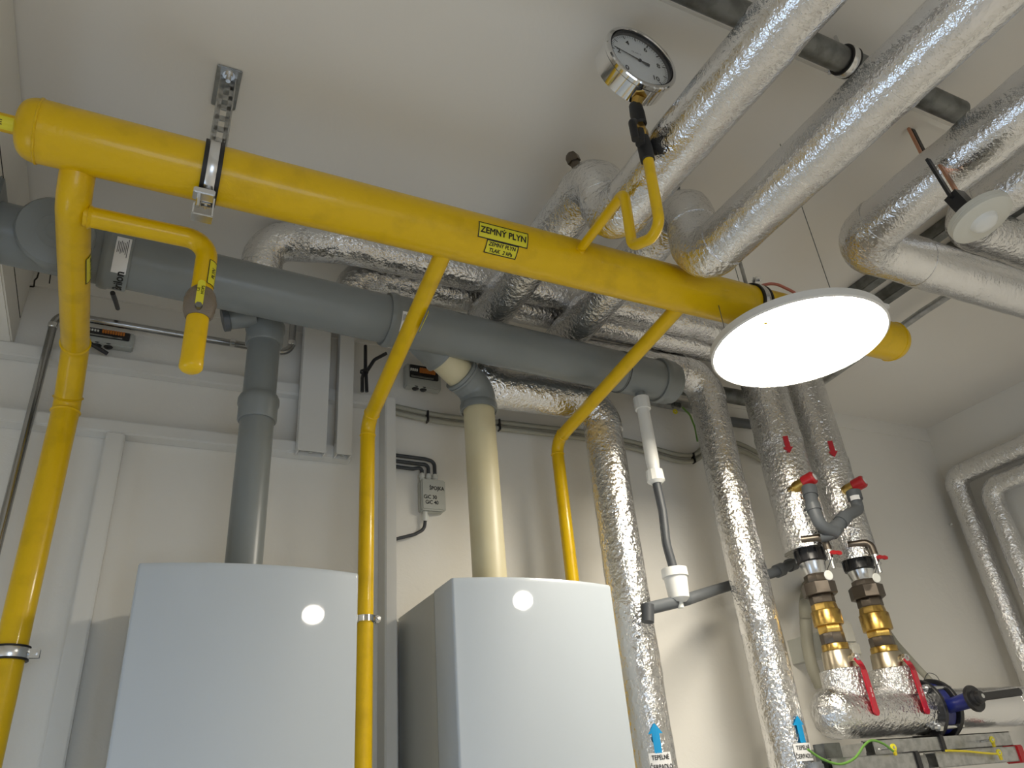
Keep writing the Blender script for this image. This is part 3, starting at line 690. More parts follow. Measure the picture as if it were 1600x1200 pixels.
# pipes over the room, each stepping up over the gas header, on to the wall and down it
PR = .0585
P1x, P1z, P1d = .863, 1.14, 1.075
AZ = 1.30
VD = 1.80
v1x = .706*VD
zA = zon(1.0, VD, 612)
foil('first foil pipe from the left, passing beside the gauge and over the yellow header', [(P1x, -.6, P1z), (P1x, P1d, P1z), (P1x-.005, P1d, AZ), (P1x-.008, VD+.01, AZ), (P1x-.008, VD+.01, zA), (v1x, VD, zA), (v1x, VD, FL+.03)],
     .059, [.075, .075, .07, .065, .09], ['foil_smooth', 'foil', 'foil', 'foil', 'foil', 'foil'], tapes=((0, .45), (0, .72), (5, .30)))
P2x, P2z, P2d = 1.113, 1.10, 1.08
V2D = 1.80; v2x = 1.876/1.95*V2D; zB = zon(v2x, V2D, 588)
foil('second foil pipe from the left, its elbow resting on the yellow header', [(P2x, -.6, P2z), (P2x, P2d, P2z), (P2x+.01, P2d, AZ), (P2x+.024, V2D+.02, AZ), (P2x+.024, V2D+.02, zB), (v2x, V2D, zB), (v2x, V2D, FL+.03)],
     .0605, [.075, .075, .07, .065, .09], ['foil_smooth', 'foil', 'foil', 'foil', 'foil', 'foil'], tapes=((0, .40), (0, .70), (5, .30)))
# thicker jackets where the two pipes run down the wall
# two pipes along the ceiling at the wall, turning down to the valve sets
XZ = 1.395; XR_ = .052
v3d = v4d = 1.74; v3x = 2.190/1.95*v3d; v4x = 2.425/1.95*v4d
z3 = zon(v3x, v3d, 862); z4 = zon(v4x, v4d, 878)
dx = at(412, 400, 1.70).x
foil('rear foil pipe along the ceiling ending in a drop behind the flue', [(dx, 1.735, 1.22), (dx, 1.70, XZ), (dx+.2, 1.646, XZ), (v3x-.35, 1.646, XZ), (v3x-.02, 1.72, XZ)], XR_, [.07, .2, .2], 'foil', tapes=((1, .2), (1, .35)))
dx2 = at(548, 440, 1.80).x
foil('second rear foil pipe along the ceiling with a short drop beside the first', [(dx2, 1.80, 1.30), (dx2, 1.77, XZ-.002), (dx2+.15, 1.757, XZ-.002), (v4x-.02, 1.757, XZ-.002)], .048, [.065, .2], 'foil', tapes=((1, .12), (1, .25)))
MB().tube(lin((at(880, 520, 1.86).x, 1.93, 1.325), (2.05, 1.93, 1.325), 12), .030, 24).build('return_pipe', 'galvanised_dark')
tag(bpy.data.objects['return_pipe'], 'bare dull steel pipe under the rear foil pipes near the lamp', 'pipe')
fp3 = foil('left thick foil riser with red arrow above the first valve set', [(v3x, v3d, z3), (v3x, v3d, zon(v3x, v3d, 690)), (v3x, v3d, XZ-.02)], .0775, [.2], 'foil', tapes=((0, .95),))
fp4 = foil('right thick foil riser with red arrow above the second valve set', [(v4x, v4d, z4), (v4x, v4d, zon(v4x, v4d, 730)), (v4x, v4d, XZ-.02)], .0695, [.2], 'foil', tapes=((0, .97),))

# flow arrows and name plates on the wall pipes
def wallpipe_labels(px, pd, r, par, arrow, lab=None):
    (u, v, dirn, m, L) = arrow
    c = Vector((px, pd, 0)); p, s, rad = hit_cyl(u, v, c, (0, 0, 1), r); f = wrapfn(c, (0, 0, 1), r, rad, s, 1)
    w = L*.21
    A = [(-L*.5, -w*.62), (L*.16, -w*.62), (L*.16, w*.62), (-L*.5, w*.62)]; T = [(L*.14, -w*1.25), (L*.5, 0), (L*.14, w*1.25)]
    if dirn < 0: A = [(-x, y) for x, y in A][::-1]; T = [(-x, y) for x, y in T][::-1]
    surf_poly(f, [A, T], .0035, 1, 6).build('flow_arrow', m, par)
    if lab:
        u, v, Wd, Hh = lab; p, s, rad = hit_cyl(u, v, c, (0, 0, 1), r); f = wrapfn(c, (0, 0, 1), r, rad, s, 1)
        nl = surf_poly(f, [rect(Hh, Wd)], .0035, 1, 10).build('name_label', 'label_white', par)
        mm = MB()
        for i, tx_ in enumerate(('TEPELNÉ', 'ČERPADLO')):
            sgn = 1 if f(0, .01).x > f(0, 0).x else -1
            q = text_on(tx_, Hh*.34, lambda x, y: f(y+(.5-i)*Hh*.48, x*sgn, .0045), .012, .74); mm.add(q.v, q.f)
        mm.build('name_text', 'ink_black', nl)
fps = [o for o in bpy.data.objects if o.name.startswith('foil_pipe') and o.parent is None]
wallpipe_labels(v1x, VD, .0605, fps[0], (1025, 1153, 1, 'arrow_blue', .070), (1033, 1191, .056, .044))
wallpipe_labels(v2x, V2D, .062, fps[1], (1249, 1139, 1, 'arrow_blue', .070), (1256, 1175, .056, .044))
wallpipe_labels(v3x, v3d, .078, fp3, (1230, 695, -1, 'arrow_red', .062))
wallpipe_labels(v4x, v4d, .070, fp4, (1300, 702, -1, 'arrow_red', .062))

# pipes at the upper right
z5 = 1.20; e5 = atz(1345, 383, z5); x5 = e5.x-.02
foil('third foil pipe from the left, turning right at an elbow near the lamp', [(x5-.04, -.6, z5), (x5, e5.y, z5), (3.0, e5.y-.01, z5)], .066, [.075], 'foil_smooth', tapes=((0, .80), (1, .12)))
z6 = 1.32; e6 = atz(1503, 345, z6)
foil('rightmost foil pipe with an elbow behind the round sensor', [(e6.x+.02, -.6, z6), (e6.x, e6.y+.01, z6), (3.0, e6.y, z6)], .062, [.075], 'foil', tapes=((0, .85),))
# pipes on the right wall
rx = 3.275; zr = at(1490, 738, 2.0).z
cR = atx(1490, 745, rx)
foil('outer foil pipe turning down in the far right corner', [(rx, .2, cR.z), (rx, cR.y, cR.z), (rx, cR.y, FL+.05)], .046, [.055], 'foil', tapes=((1, .1),))
foil('inner foil pipe turning down beside the far right corner', [(rx, .2, cR.z-.105), (rx, cR.y-.13, cR.z-.105), (rx, cR.y-.13, FL+.05)], .042, [.055], 'foil', tapes=((1, .1),))

# bronze air vent on the first pipe, pin on the second
av = atx(893, 243, P1x-.05)
o = MB().lathe((.835, 1.12, 1.335), (-.35, -.05, 1), [(0, .012), (.03, .012), (.03, .017), (.045, .017), (.055, .012), (.057, 0)], 6).build('air_vent', 'bronze_dark')
tag(o, 'small bronze air vent on top of the first foil pipe elbow', 'vent')
o = MB().lathe((P2x+.02, P2d+.03, AZ+.055), (0, 0, 1), [(0, .002), (.02, .002), (.02, .006), (.045, .006), (.045, .0)], 8).build('sensor_pin', 'galvanised_dark')
tag(o, 'tiny grey pin sticking up from the second foil elbow', 'sensor')

# ------------------------------------------------------------------ valve sets
def hexprof(*a): return list(a)
def valve_set(x, d, ys, label, side):
    zs = [zon(x, d, v) for v in ys]; t = thing('valve_set', label, 'valve', (x, d, zs[-1]), 'brass valve sets under the foil risers')
    c = Vector((x, d, 0)); k = .5*Vector((x, d, zs[4])).dot(fw)/FPX
    def P(i, j, w0, w1, name, m, seg=32, rot=0.): 
        return MB().lathe(c+Vector((0, 0, zs[i])), (0, 0, -1), [(0, 0), (0, w0*k*.97), (.002, w0*k), ((zs[i]-zs[j])-.002, w1*k), (zs[i]-zs[j], w1*k*.96), (zs[i]-zs[j], 0)], seg, rot).build(name, m, t, 35)
    col_ = P(0, 1, 44, 46, 'clamp_collar', 'plastic_black')
    for i in range(10):
        a = 2*PI*i/10; rd = Vector((math.cos(a), math.sin(a), 0)); MB().bar(c+rd*46*k+Vector((0, 0, zs[0]-.004)), c+rd*46*k+Vector((0, 0, zs[1]+.003)), .004, .005, up=rd).build('collar_rib', 'plastic_black', col_)
    P(1, 2, 40, 34, 'reducer', 'zinc'); P(2, 3, 37, 37, 'hex_neck', 'bronze_dark', 8)
    P(3, 4, 52, 52, 'union_nut', 'bronze_dark', 8, .2); P(4, 5, 38, 38, 'hex_neck', 'bronze_dark', 8)
    P(5, 6, 37, 40, 'check_valve_hex', 'brass', 8); P(6, 7, 44, 44, 'check_valve_body', 'brass'); P(7, 8, 37, 37, 'check_valve_hex', 'brass', 6)
    P(8, 9, 36, 36, 'nipple', 'bronze_dark', 8); P(9, 10, 40, 40, 'valve_neck', 'brass', 12); P(10, 11, 44, 48, 'ball_valve_body', 'nickel_brass', 28)
    P(11, 12, 64, 66, 'foil_sleeve', 'foil_tape')
    # spindle and red lever on the room side
    zc = (zs[10]+zs[11])/2; sd = Vector((.12, -.99, 0)).normalized(); sp_ = c+sd*46*k*.5+Vector((0, 0, zc))
    spo = MB().lathe(sp_, sd, [(0, .016), (.020, .016), (.020, .012), (.032, .012)], 16).build('spindle', 'nickel_brass', t)
    MB().lathe(sp_+sd*.032, sd, [(0, .012), (.010, .012), (.010, .006), (.016, .006)], 6).build('spindle_nut', 'zinc', spo)
    w = sd.cross(Vector((0, 0, 1)))
    hpth = [sp_+sd*.036+Vector((0, 0, -.004)), sp_+sd*.050+Vector((0, 0, -.030)), sp_+sd*.052+Vector((0, 0, -.150))]
    hl = MB(); P_ = fillet(hpth, .03, 6)
    for a, b in zip(P_, P_[1:]): hl.bar(a, b+(b-a).normalized()*.001, .025, .005, up=sd, bev=.0015)
    hl.cyl(P_[-1]-sd*.0025, P_[-1]+sd*.0025, .0125, seg=16)
    hlo = hl.build('red_lever', 'red_paint', t)
    fl_ = P_[-1]+Vector((0, 0, .05))+sd*.0030
    q = text_on('PN 40', .010, lambda x_, y_: fl_+w*y_*-1+Vector((0, 0, -x_)), .0); q.build('lever_print', 'label_white', hlo)
    return zs
zs1 = valve_set(v3x, v3d, [860, 879, 899, 912, 931, 944, 955, 978, 990, 1007, 1018, 1047, 1092], 'left brass valve set with union, check valve and red lever', 1)
zs2 = valve_set(v4x, v4d, [875, 892, 908, 917, 936, 949, 960, 986, 996, 1011, 1021, 1046, 1090], 'right brass valve set with union, check valve and red lever', 1)

# manifold under the valve sets
MFd = v3d; MFz = at(1370, 1112, MFd).z; mfr = .070
mx0 = xon(MFd, MFz, 1300); mx1 = xon(MFd, MFz, 1436)
mf = thing('foil_manifold', 'fat crumpled foil-wrapped manifold below the two valve sets', 'manifold', ((mx0+mx1)/2, MFd, MFz-mfr))
MB().tube([(mx0-.050, MFd, MFz), (mx0-.044, MFd, MFz), (mx0-.030, MFd, MFz), (mx0-.012, MFd, MFz)]+lin((mx0+.008, MFd, MFz), (mx1, MFd, MFz), 14)[0:], [.004, .032, .053, .065]+[mfr]*15, 36, amp=.0035, fr=22).build('wrapped_body', 'foil', mf, 60)
bf = thing('butterfly_valve', 'dark blue cast butterfly valve with black flanges and black hand lever', 'valve', (mx1+.05, MFd, MFz-.09))
fr_ = .088
for k, (a, b) in enumerate(((0, .016), (.070, .086))):
    MB().lathe((mx1+a, MFd, MFz), AX, [(0, 0), (0, fr_-.002), (.002, fr_), (b-a-.002, fr_), (b-a, fr_-.002), (b-a, 0)], 44).build('flange', 'plastic_black', bf)
MB().lathe((mx1+.016, MFd, MFz), AX, [(0, .070), (.006, .076), (.027, .072), (.048, .076), (.054, .070)], 40).build('valve_body', 'blue_cast', bf)
for i in range(4):
    a = PI/4+PI/2*i; p = Vector((mx1, MFd+.076*math.cos(a), MFz+.076*math.sin(a)))
    fbo = MB().cyl(p+Vector((-.034, 0, 0)), p+Vector((.100, 0, 0)), .0075, seg=10).build('flange_bolt', 'zinc', bf)
    MB().lathe(p+Vector((-.014, 0, 0)), AX, [(0, .013), (.013, .013)], 6).build('bolt_nut', 'zinc', fbo)
nk = Vector((mx1+.043, MFd-.070, MFz+.0)); ndir = Vector((0, -1, .10)).normalized()
MB().cyl(nk, nk+ndir*.085, .020, .023, 20).build('neck', 'blue_cast', bf)
MB().lathe(nk+ndir*.085, ndir, [(0, .036), (.006, .038), (.012, .036), (.012, .022), (.022, .020)], 28).build('notch_plate', 'plastic_black', bf)
hs = nk+ndir*.104
hub = MB().lathe(hs, ndir, [(0, .018), (.014, .016), (.014, 0)], 16).build('lever_hub', 'plastic_black', bf)
he = hs+Vector((.205, .0, .012))
MB().bar(hs, he, .018, .022, bev=.004).build('hand_lever', 'plastic_black', bf)
MB().lathe(hs+ndir*.014, ndir, [(0, .007), (.004, .007)], 6).build('hub_screw', 'zinc', hub)
foil('low horizontal foil pipe leaving the blue butterfly valve to the right', [(mx1+.088, MFd, MFz), (XR-.01, MFd, MFz)], .060, [.05], 'foil_smooth', tapes=((0, .35),))

# ------------------------------------------------------------------ safety valves, drains, waste pipes
def safety(u, v, dd, label, tail):
    capp = at(u, v, dd); t = thing('safety_valve', label, 'safety valve', capp-Vector((0, 0, .05)), 'red capped safety valves')
    ax = Vector((.35, -.90, .20)).normalized()
    b0 = capp-ax*.085
    MB().lathe(b0, ax, [(0, .012), (.015, .012), (.018, .017), (.030, .019), (.055, .018), (.058, .014)], 16).build('brass_body', 'brass', t)
    MB().lathe(b0-ax*.02, ax, [(0, .009), (.028, .013)], 8).build('inlet', 'bronze_dark', t)
    rcp = MB().lathe(b0+ax*.052, ax, [(0, .018), (.003, .0215), (.036, .0215), (.042, .018), (.042, 0)], 20).build('red_cap', 'red_plastic', t, 25)
    MB().lathe(b0+ax*.0945, ax, [(0, .012), (.0008, .012)], 20).build('cap_label', 'label_white', rcp)
    return b0, ax
sd_ = v3d-.115
b0a, axa = safety(1269, 747, sd_, 'red-capped brass safety valve on the left thick foil riser', None)
b0b, axb = safety(1347, 753, sd_, 'red-capped brass safety valve on the right thick foil riser', None)
wp = thing('discharge_pipe', 'grey plastic discharge pipe joining both safety valves', 'waste pipe', at(1290, 840, sd_))
wr = .0195
A_ = [at(1264, 762, sd_), at(1270, 792, sd_-.01), at(1281, 822, sd_-.01), at(1306, 832, sd_-.01)]
B_ = [at(1334, 771, sd_), at(1341, 796, sd_-.005), at(1322, 806, sd_-.01), at(1296, 836, sd_), at(1282, 838, sd_+.02)]
MB().tube(fillet(A_, [.05, .04], 6), wr, 20).build('pipe_section', 'waste_grey', wp)
MB().tube(fillet(B_, [.018, .05, .05], 8), wr*.97, 20).build('pipe_section', 'waste_grey', wp)
def sleeve(p, q, r, parent, m='waste_grey', w=.5):
    MB().tube([p, q], r, 20).build('sleeve', m, parent)
sleeve(A_[0], A_[0].lerp(A_[1], .45), wr+.004, wp); sleeve(A_[1].lerp(A_[0], .12), A_[1].lerp(A_[2], .2), wr+.0035, wp)
sleeve(B_[0]+Vector((0, 0, .006)), B_[0].lerp(B_[1], .4), wr+.004, wp); sleeve(B_[2].lerp(B_[3], .05), B_[2].lerp(B_[3], .35), wr+.0035, wp)
sleeve(B_[2].lerp(B_[3], .55), B_[2].lerp(B_[3], .9), wr+.0035, wp)
f = wrapfn(B_[0], B_[1]-B_[0], wr+.004, -at(1338, 780, sd_), .026, 1)
surf_poly(f, [rect(.016, .030)], .0006).build('sticker', 'label_white', wp)
# drain cocks
def drain(u, v, dd, label, tagpx):
    p = at(u, v, dd); t = thing('drain_cock', label, 'drain cock', p-Vector((0, 0, .07)), 'small drain cocks')
    q = p+Vector((.004, 0, -.036))
    MB().tube(fillet([p+Vector((-.045, .05, .010)), p+Vector((0, 0, .006)), q], .022, 8), .0115, 14).build('elbow', 'bronze_dark', t)
    MB().lathe(q, (0, 0, -1), [(0, .013), (.010, .013), (.012, .009), (.026, .009), (.026, .0125), (.032, .0125), (.032, .007), (.058, .0075), (.058, .0)], 12).build('cock_body', 'zinc', t)
    MB().prism([(-.022, -.005), (-.010, -.007), (0, -.004), (.010, -.007), (.022, -.005), (.024, .003), (.012, .007), (0, .005), (-.012, .007), (-.024, .003)], q+Vector((.004, -.018, -.014)), (1, 0, 0), (0, 0, 1), .006).build('red_wing_handle', 'red_plastic', t)
    tg = at(*tagpx, dd-.01)
    MB().tube([q+Vector((0, -.01, -.02)), tg+Vector((0, 0, .014))], .0012, 6).build('chain', 'plastic_black', t)
    MB().lathe(tg, Vector((-.2, -1, -.1)), [(0, 0), (0, .0135), (.002, .015), (.004, .0135), (.004, 0)], 24).build('round_tag', 'clear_plastic', t)
drain(1288, 842, v3d-.09, 'red-winged drain cock with round tag under the left riser', (1294, 899))
drain(1360, 850, v4d-.08, 'red-winged drain cock with round tag under the right riser', (1369, 903))
# condensate drain from the header: sight tube, hose, funnel, waste pipe
sx_ = hpt(995); cxp = sx_.x; cdp = sx_.y
ct = thing('condensate_tube', 'white plastic condensate tube with ribbed nuts hanging from the flue header', 'trap', (cxp, cdp, zon(cxp, cdp, 755)))
z = lambda v: zon(cxp, cdp, v)
k = Vector((cxp, cdp, z(690))).dot(fw)/FPX
MB().cyl((cxp, cdp, sx_.z-HR+.005), (cxp, cdp, z(630)), 8*k, seg=20).build('inlet', 'flue_grey', ct)
MB().lathe((cxp, cdp, z(622)), (0, 0, -1), [(0, 10.5*k), (0, 13*k), (z(622)-z(640), 13*k), (z(622)-z(640), 10*k)], 12).build('upper_nut', 'plastic_white', ct, 20)
MB().lathe((cxp, cdp, z(638)), (0, 0, -1), [(0, 10*k), (z(638)-z(720), 10.5*k), (z(638)-z(735), 9*k), (z(638)-z(740), 8*k)], 24).build('tube', 'plastic_white', ct)
MB().lathe((cxp, cdp, z(736)), (0, 0, -1), [(0, 9*k), (0, 13*k), (z(736)-z(752), 14*k), (z(736)-z(756), 9*k)], 12).build('lower_nut', 'plastic_white', ct, 20)
ho = MB().tube(fillet([(cxp, cdp, z(752)), (cxp+.004, cdp, z(800)), (cxp-.004, cdp, z(850)), (cxp+.006, cdp, z(894))], .15, 6), 6.6*k, 18).build('drain_hose', 'hose_grey')
tag(ho, 'dark grey rubber hose from white condensate tube down to funnel', 'hose')
fx, fd = cxp+.006, cdp
fz = lambda v: zon(fx, fd, v)
fu = thing('drain_funnel', 'white plastic drain funnel below the rubber hose', 'funnel', (fx, fd, fz(942)))
MB().lathe((fx, fd, fz(889)), (0, 0, -1), [(0, 15*k), (0, 18.5*k), (fz(889)-fz(902), 18.8*k), (fz(889)-fz(903), 16.6*k), (fz(889)-fz(935), 14.5*k), (fz(889)-fz(940), 10*k), (fz(889)-fz(942), 0)], 28).build('funnel_cup', 'plastic_white', fu)
MB().cyl((fx, fd, fz(938)), (fx, fd, fz(950)), 4.5*k, seg=14).build('spout', 'clear_plastic', fu)
wd_ = 1.93
wz = thing('waste_pipe', 'thin dark grey waste pipe sloping behind the foil pipes', 'waste pipe', at(1120, 915, wd_))
wpts = [(fx, fd, fz(944)), (fx-.01, wd_-.02, fz(952)), at(1012, 948, wd_), ]
MB().tube(fillet([at(1008, 952, fd-.01), at(1072, 937, 1.70), at(1120, 921, 1.93), at(1215, 893, wd_-.02), at(1252, 872, wd_-.03)], [.05, .05, .05], 6), .0165, 18).build('pipe_section', 'waste_grey', wz)
for u, v in ((1213, 893), (1232, 884)):
    p = at(u, v, wd_-.02); MB().tube([p, p+Vector((.03, 0, .010))], .022, 18).build('sleeve', 'waste_grey', wz)
MB().cyl(at(1012, 945, fd-.01), at(1012, 972, fd-.01), .017, seg=16).build('tee_branch', 'hose_grey', wz)

# ------------------------------------------------------------------ electrics on the wall
def control_unit(u0, v0, u1, v1, d, label):
    a = at(u0, v0, d); b = at(u1, v1, d); x0, x1 = min(a.x, b.x), max(a.x, b.x); z0, z1 = min(a.z, b.z), max(a.z, b.z)
    t = thing('control_unit', label, 'control box', ((x0+x1)/2, d, z0), 'open control units high on the back wall')
    MB().box((x0, d+.012, z0), (x1, W-.001, z1), .004).build('housing', 'plastic_grey', t)
    tbd = MB().box((x0+.012, d+.004, z0+(z1-z0)*.36), (x1-.012, d+.0125, z1-.006), .002).build('terminal_board', 'plastic_black', t)
    n = 9; L = x1-x0
    for i in range(n): MB().box((x0+L*(.36+.05*i), d-.002, z0+(z1-z0)*.58), (x0+L*(.40+.05*i), d+.006, z0+(z1-z0)*.80), .001).build('terminal', 'pcb_orange', tbd)
    for i in range(4): MB().box((x0+L*(.10+.055*i), d, z0+(z1-z0)*.62), (x0+L*(.135+.055*i), d+.006, z0+(z1-z0)*.72)).build('component', 'clear_plastic', tbd)
    MB().box((x0+.014, d+.002, z0+(z1-z0)*.36), (x1-.03, d+.011, z0+(z1-z0)*.42)).build('cover_lip', 'chrome_dark', t)
    for f_ in (.30, .52): MB().lathe((x0+L*f_, (d+.03), z0+.012), (0, -.6, -1), [(0, .013), (.012, .013), (.016, .008), (.02, 0)], 14).build('cable_gland', 'plastic_black', t)
    return t
control_unit(132, 505, 208, 540, 2.055, 'open control unit with orange terminals behind the left yellow pipe')
control_unit(636, 564, 692, 607, 2.055, 'open control unit half hidden behind the cream flue elbow')
# steel conduit
cnd = 2.05; ca = at(92, 492, cnd); cz = ca.z
cp_ = [(at(20, 770, cnd).x, cnd, FL+.05), (at(84, 505, cnd).x, cnd, cz), (at(452, 547, cnd).x, cnd, at(452, 547, cnd).z), (at(452, 547, cnd).x, cnd, C-.01)]
xc0 = at(84, 505, cnd).x; zc0 = at(230, 513, cnd).z; xc1 = at(455, 548, cnd).x
cn = thing('steel_conduit', 'thin bright steel conduit with elbows across the wall at left', 'conduit', (xc0, cnd, FL+.05))
MB().tube(fillet([(xc0, cnd, FL+.0), (xc0, cnd, zc0), (xc1, cnd, zc0-.006), (xc1, cnd, C)], .035, 8), .0105, 16).build('tube', 'chrome_dark', cn)
for (p, ax) in (((xc0, cnd, zc0-.04), (0, 0, 1)), ((xc0+.04, cnd, zc0), (1, 0, 0)), ((xc1-.04, cnd, zc0-.006), (1, 0, 0)), ((xc1, cnd, zc0+.03), (0, 0, 1)), ((at(364, 531, cnd).x, cnd, zc0-.003), (1, 0, 0))):
    MB().ring(p, ax, .0105, [(-.008, 0), (-.006, .0025), (.006, .0025), (.008, 0)], 20).build('coupling', 'chrome', cn)
# junction box with handwriting
jd = 2.058; ja = at(659, 747, jd); jb = at(697, 797, jd)
jx0, jx1, jz0, jz1 = ja.x, jb.x, at(660, 795, jd).z, ja.z
jb_ = thing('junction_box', 'small grey junction box with handwriting SPOJKA on the wall', 'junction box', ((jx0+jx1)/2, jd, jz0))
MB().box((jx0, jd+.012, jz0), (jx1, W-.001, jz1), .004).build('back_box', 'plastic_grey', jb_)
jlid = MB().box((jx0-.001, jd, jz0-.001), (jx1+.001, jd+.011, jz1+.001), .004).build('lid', 'plastic_grey', jb_)
jc = Vector(((jx0+jx1)/2, jd-.0008, (jz0+jz1)/2)); H = jz1-jz0
m = MB()
for tx_, sz, ox, oy in (('ŠPOJKA', .150*H, .10*H, .20*H), ('GiC 30', .150*H, -.12*H, -.10*H), ('GiC 40', .150*H, -.07*H, -.27*H)):
    q = text_on(tx_, sz*1.15, lambda x, y: jc+Vector((x*.84+ox, 0, y+oy)), .012); m.add(q.v, q.f)
m.build('handwriting', 'ink_black', jlid)
tops = [(.14, .0), (.42, 0), (.70, 0)]
for i, fx_ in enumerate((.12, .40, .68)):
    gx = jx0+(jx1-jx0)*fx_; gd = jd+.022
    MB().lathe((gx, gd, jz1), (0, 0, 1), [(0, .0075), (.010, .0075), (.010, .0095), (.022, .0095), (.026, .006)], 10).build('cable_gland', 'clear_plastic', jb_)
    z0_ = at(617, 724-9*i, jd).z
    pa_ = [(gx, gd, jz1+.02), (gx, gd, jz1+.045+.012*i), (gx-.03, gd, z0_-.002), (T5x1-.01, gd, z0_)]
    o = MB().tube(fillet(pa_, .035, 8), .0058, 12).build('cable', 'hose_grey')
    tag(o, ('lowest', 'middle', 'topmost')[i]+' of three grey cables entering the top of the junction box', 'cable', 'cables of the junction box')
gx = jx0+(jx1-jx0)*.22; gd = jd+.022
MB().lathe((gx, gd, jz0), (0, 0, -1), [(0, .0075), (.012, .0075), (.012, .0095), (.026, .0095), (.030, .006)], 10).build('cable_gland', 'clear_plastic', jb_)
pa_ = [(gx, gd, jz0-.02), (gx-.004, gd, jz0-.055), at(648, 835, jd+.02), at(612, 844, jd+.02)]
o = MB().tube(fillet(pa_, [.03, .03], 8), .0052, 12).build('cable', 'hose_grey'); tag(o, 'single grey cable curving out below the junction box', 'cable', 'cables of the junction box')
# corrugated conduits along the wall with ties
for i, dv in enumerate((0, 9.5)):
    cl = [at(u, v+dv, 2.075) for u, v in ((612, 634), (668, 646), (725, 654), (790, 661), (850, 668), (915, 676), (985, 690), (1030, 703), (1062, 711), (1085, 710), (1110, 695), (1150, 692), (1200, 716))]
    pth = []
    for k_ in range(len(cl)-1):
        p0, p1, p2, p3 = cl[max(k_-1, 0)], cl[k_], cl[k_+1], cl[min(k_+2, len(cl)-1)]
        n_ = max(4, int((p2-p1).length/.0022))
        for j in range(n_):
            s_ = j/n_; pth.append(.5*((2*p1)+(p2-p0)*s_+(2*p0-5*p1+4*p2-p3)*s_*s_+(3*p1-p0-3*p2+p3)*s_**3))
    o = MB().tube(pth, [.0082+(.0012 if j % 2 else 0) for j in range(len(pth))], 12).build('flexible_conduit', 'corrugated', None, 80)
    tag(o, ('upper', 'lower')[i]+' of two beige corrugated conduits sagging along the wall behind the boilers', 'conduit', 'corrugated conduits')
for i, (u, v, wh) in enumerate(((668, 651, 'right of the white trunking'), (780, 664, 'right of the cream flue pipe'), (1012, 702, 'right of the white condensate tube'), (1084, 716, 'near the second wall pipe'))):
    p = at(u, v, 2.068); o = MB().box(p+Vector((-.003, -.008, -.020)), p+Vector((.003, .012, .020)), .001).build('cable_tie', 'plastic_black')
    tag(o, 'black cable tie on the corrugated conduits '+wh, 'cable tie', 'cable ties')
# loose cables under the flue header at mid left
lp_ = [at(575, 548, 1.95), at(569, 582, 1.95), at(564, 596, 1.95), at(566, 611, 1.95)]
o = MB().tube(fillet([at(571, 540, 2.0), at(571, 575, 2.0), at(566, 590, 2.0), at(566, 612, 2.0)], .03, 6), .0055, 10).build('cable', 'cable_black'); tag(o, 'black cable hanging straight down left of the thin yellow pipe', 'cable')
o = MB().tube(fillet([at(604, 552, 1.98), at(585, 562, 1.99), at(572, 582, 2.0), at(573, 612, 2.0)], .03, 6), .0055, 10).build('cable', 'cable_black'); tag(o, 'black cable curling in from the flue socket to the hanging one', 'cable')
o = MB().ring(at(569, 581, 1.995), (0, 0, 1), .010, [(-.003, 0), (-.003, .003), (.003, .003), (.003, 0)], 16).build('cable_tie', 'plastic_black'); tag(o, 'black tie joining two black cables beside thin yellow pipe', 'cable tie', 'cable ties')
o = MB().tube(fillet([at(176, 458, 1.75), at(181, 472, 1.9), at(184, 482, 2.05)], .05, 6), .006, 10).build('cable', 'cable_black'); tag(o, 'short black cable from flue socket down to the left control unit', 'cable')
o = MB().tube([at(140, 536, 2.04), at(152, 543, 2.05), at(168, 553, 2.06)], .006, 10).build('cable', 'cable_black'); tag(o, 'short black cable slanting below the left control unit', 'cable')
# earth clamp rail behind flue end
rl = MB().bar(at(1000, 622, 2.05), at(1092, 640, 2.05), .03, .03).build('mounting_rail', 'galvanised'); tag(rl, 'short galvanised rail on the wall behind the flue end', 'rail')
ec = thing('earth_clamp', 'dark earthing clamp with yellow tag beside the flue end', 'clamp', at(1057, 645, 2.0))
MB().box(at(1057, 634, 2.0)-Vector((.018, .01, .010)), at(1057, 634, 2.0)+Vector((.018, .012, .012)), .004).build('clamp_body', 'chrome_dark', ec)
MB().ring(at(1055, 643, 1.99), (0, 1, 0), .007, [(-.002, -.003), (-.002, .003), (.002, .003), (.002, -.003)], 20).build('yellow_tag', 'sticker_yellow', ec)
o = MB().tube(fillet([at(1066, 636, 2.0), at(1078, 648, 2.0), at(1086, 668, 2.02), at(1090, 690, 2.03)], .04, 6), .0035, 8).build('earth_wire', 'earth_green'); tag(o, 'thin green earth wire from the clamp behind the second wall pipe', 'wire')
o = MB().tube([at(1120, 656, 2.08), at(1182, 664, 2.08)], .020, 20).build('stub_pipe', 'waste_grey'); tag(o, 'short blue-grey pipe stub between the wall pipes below the lamp', 'pipe')

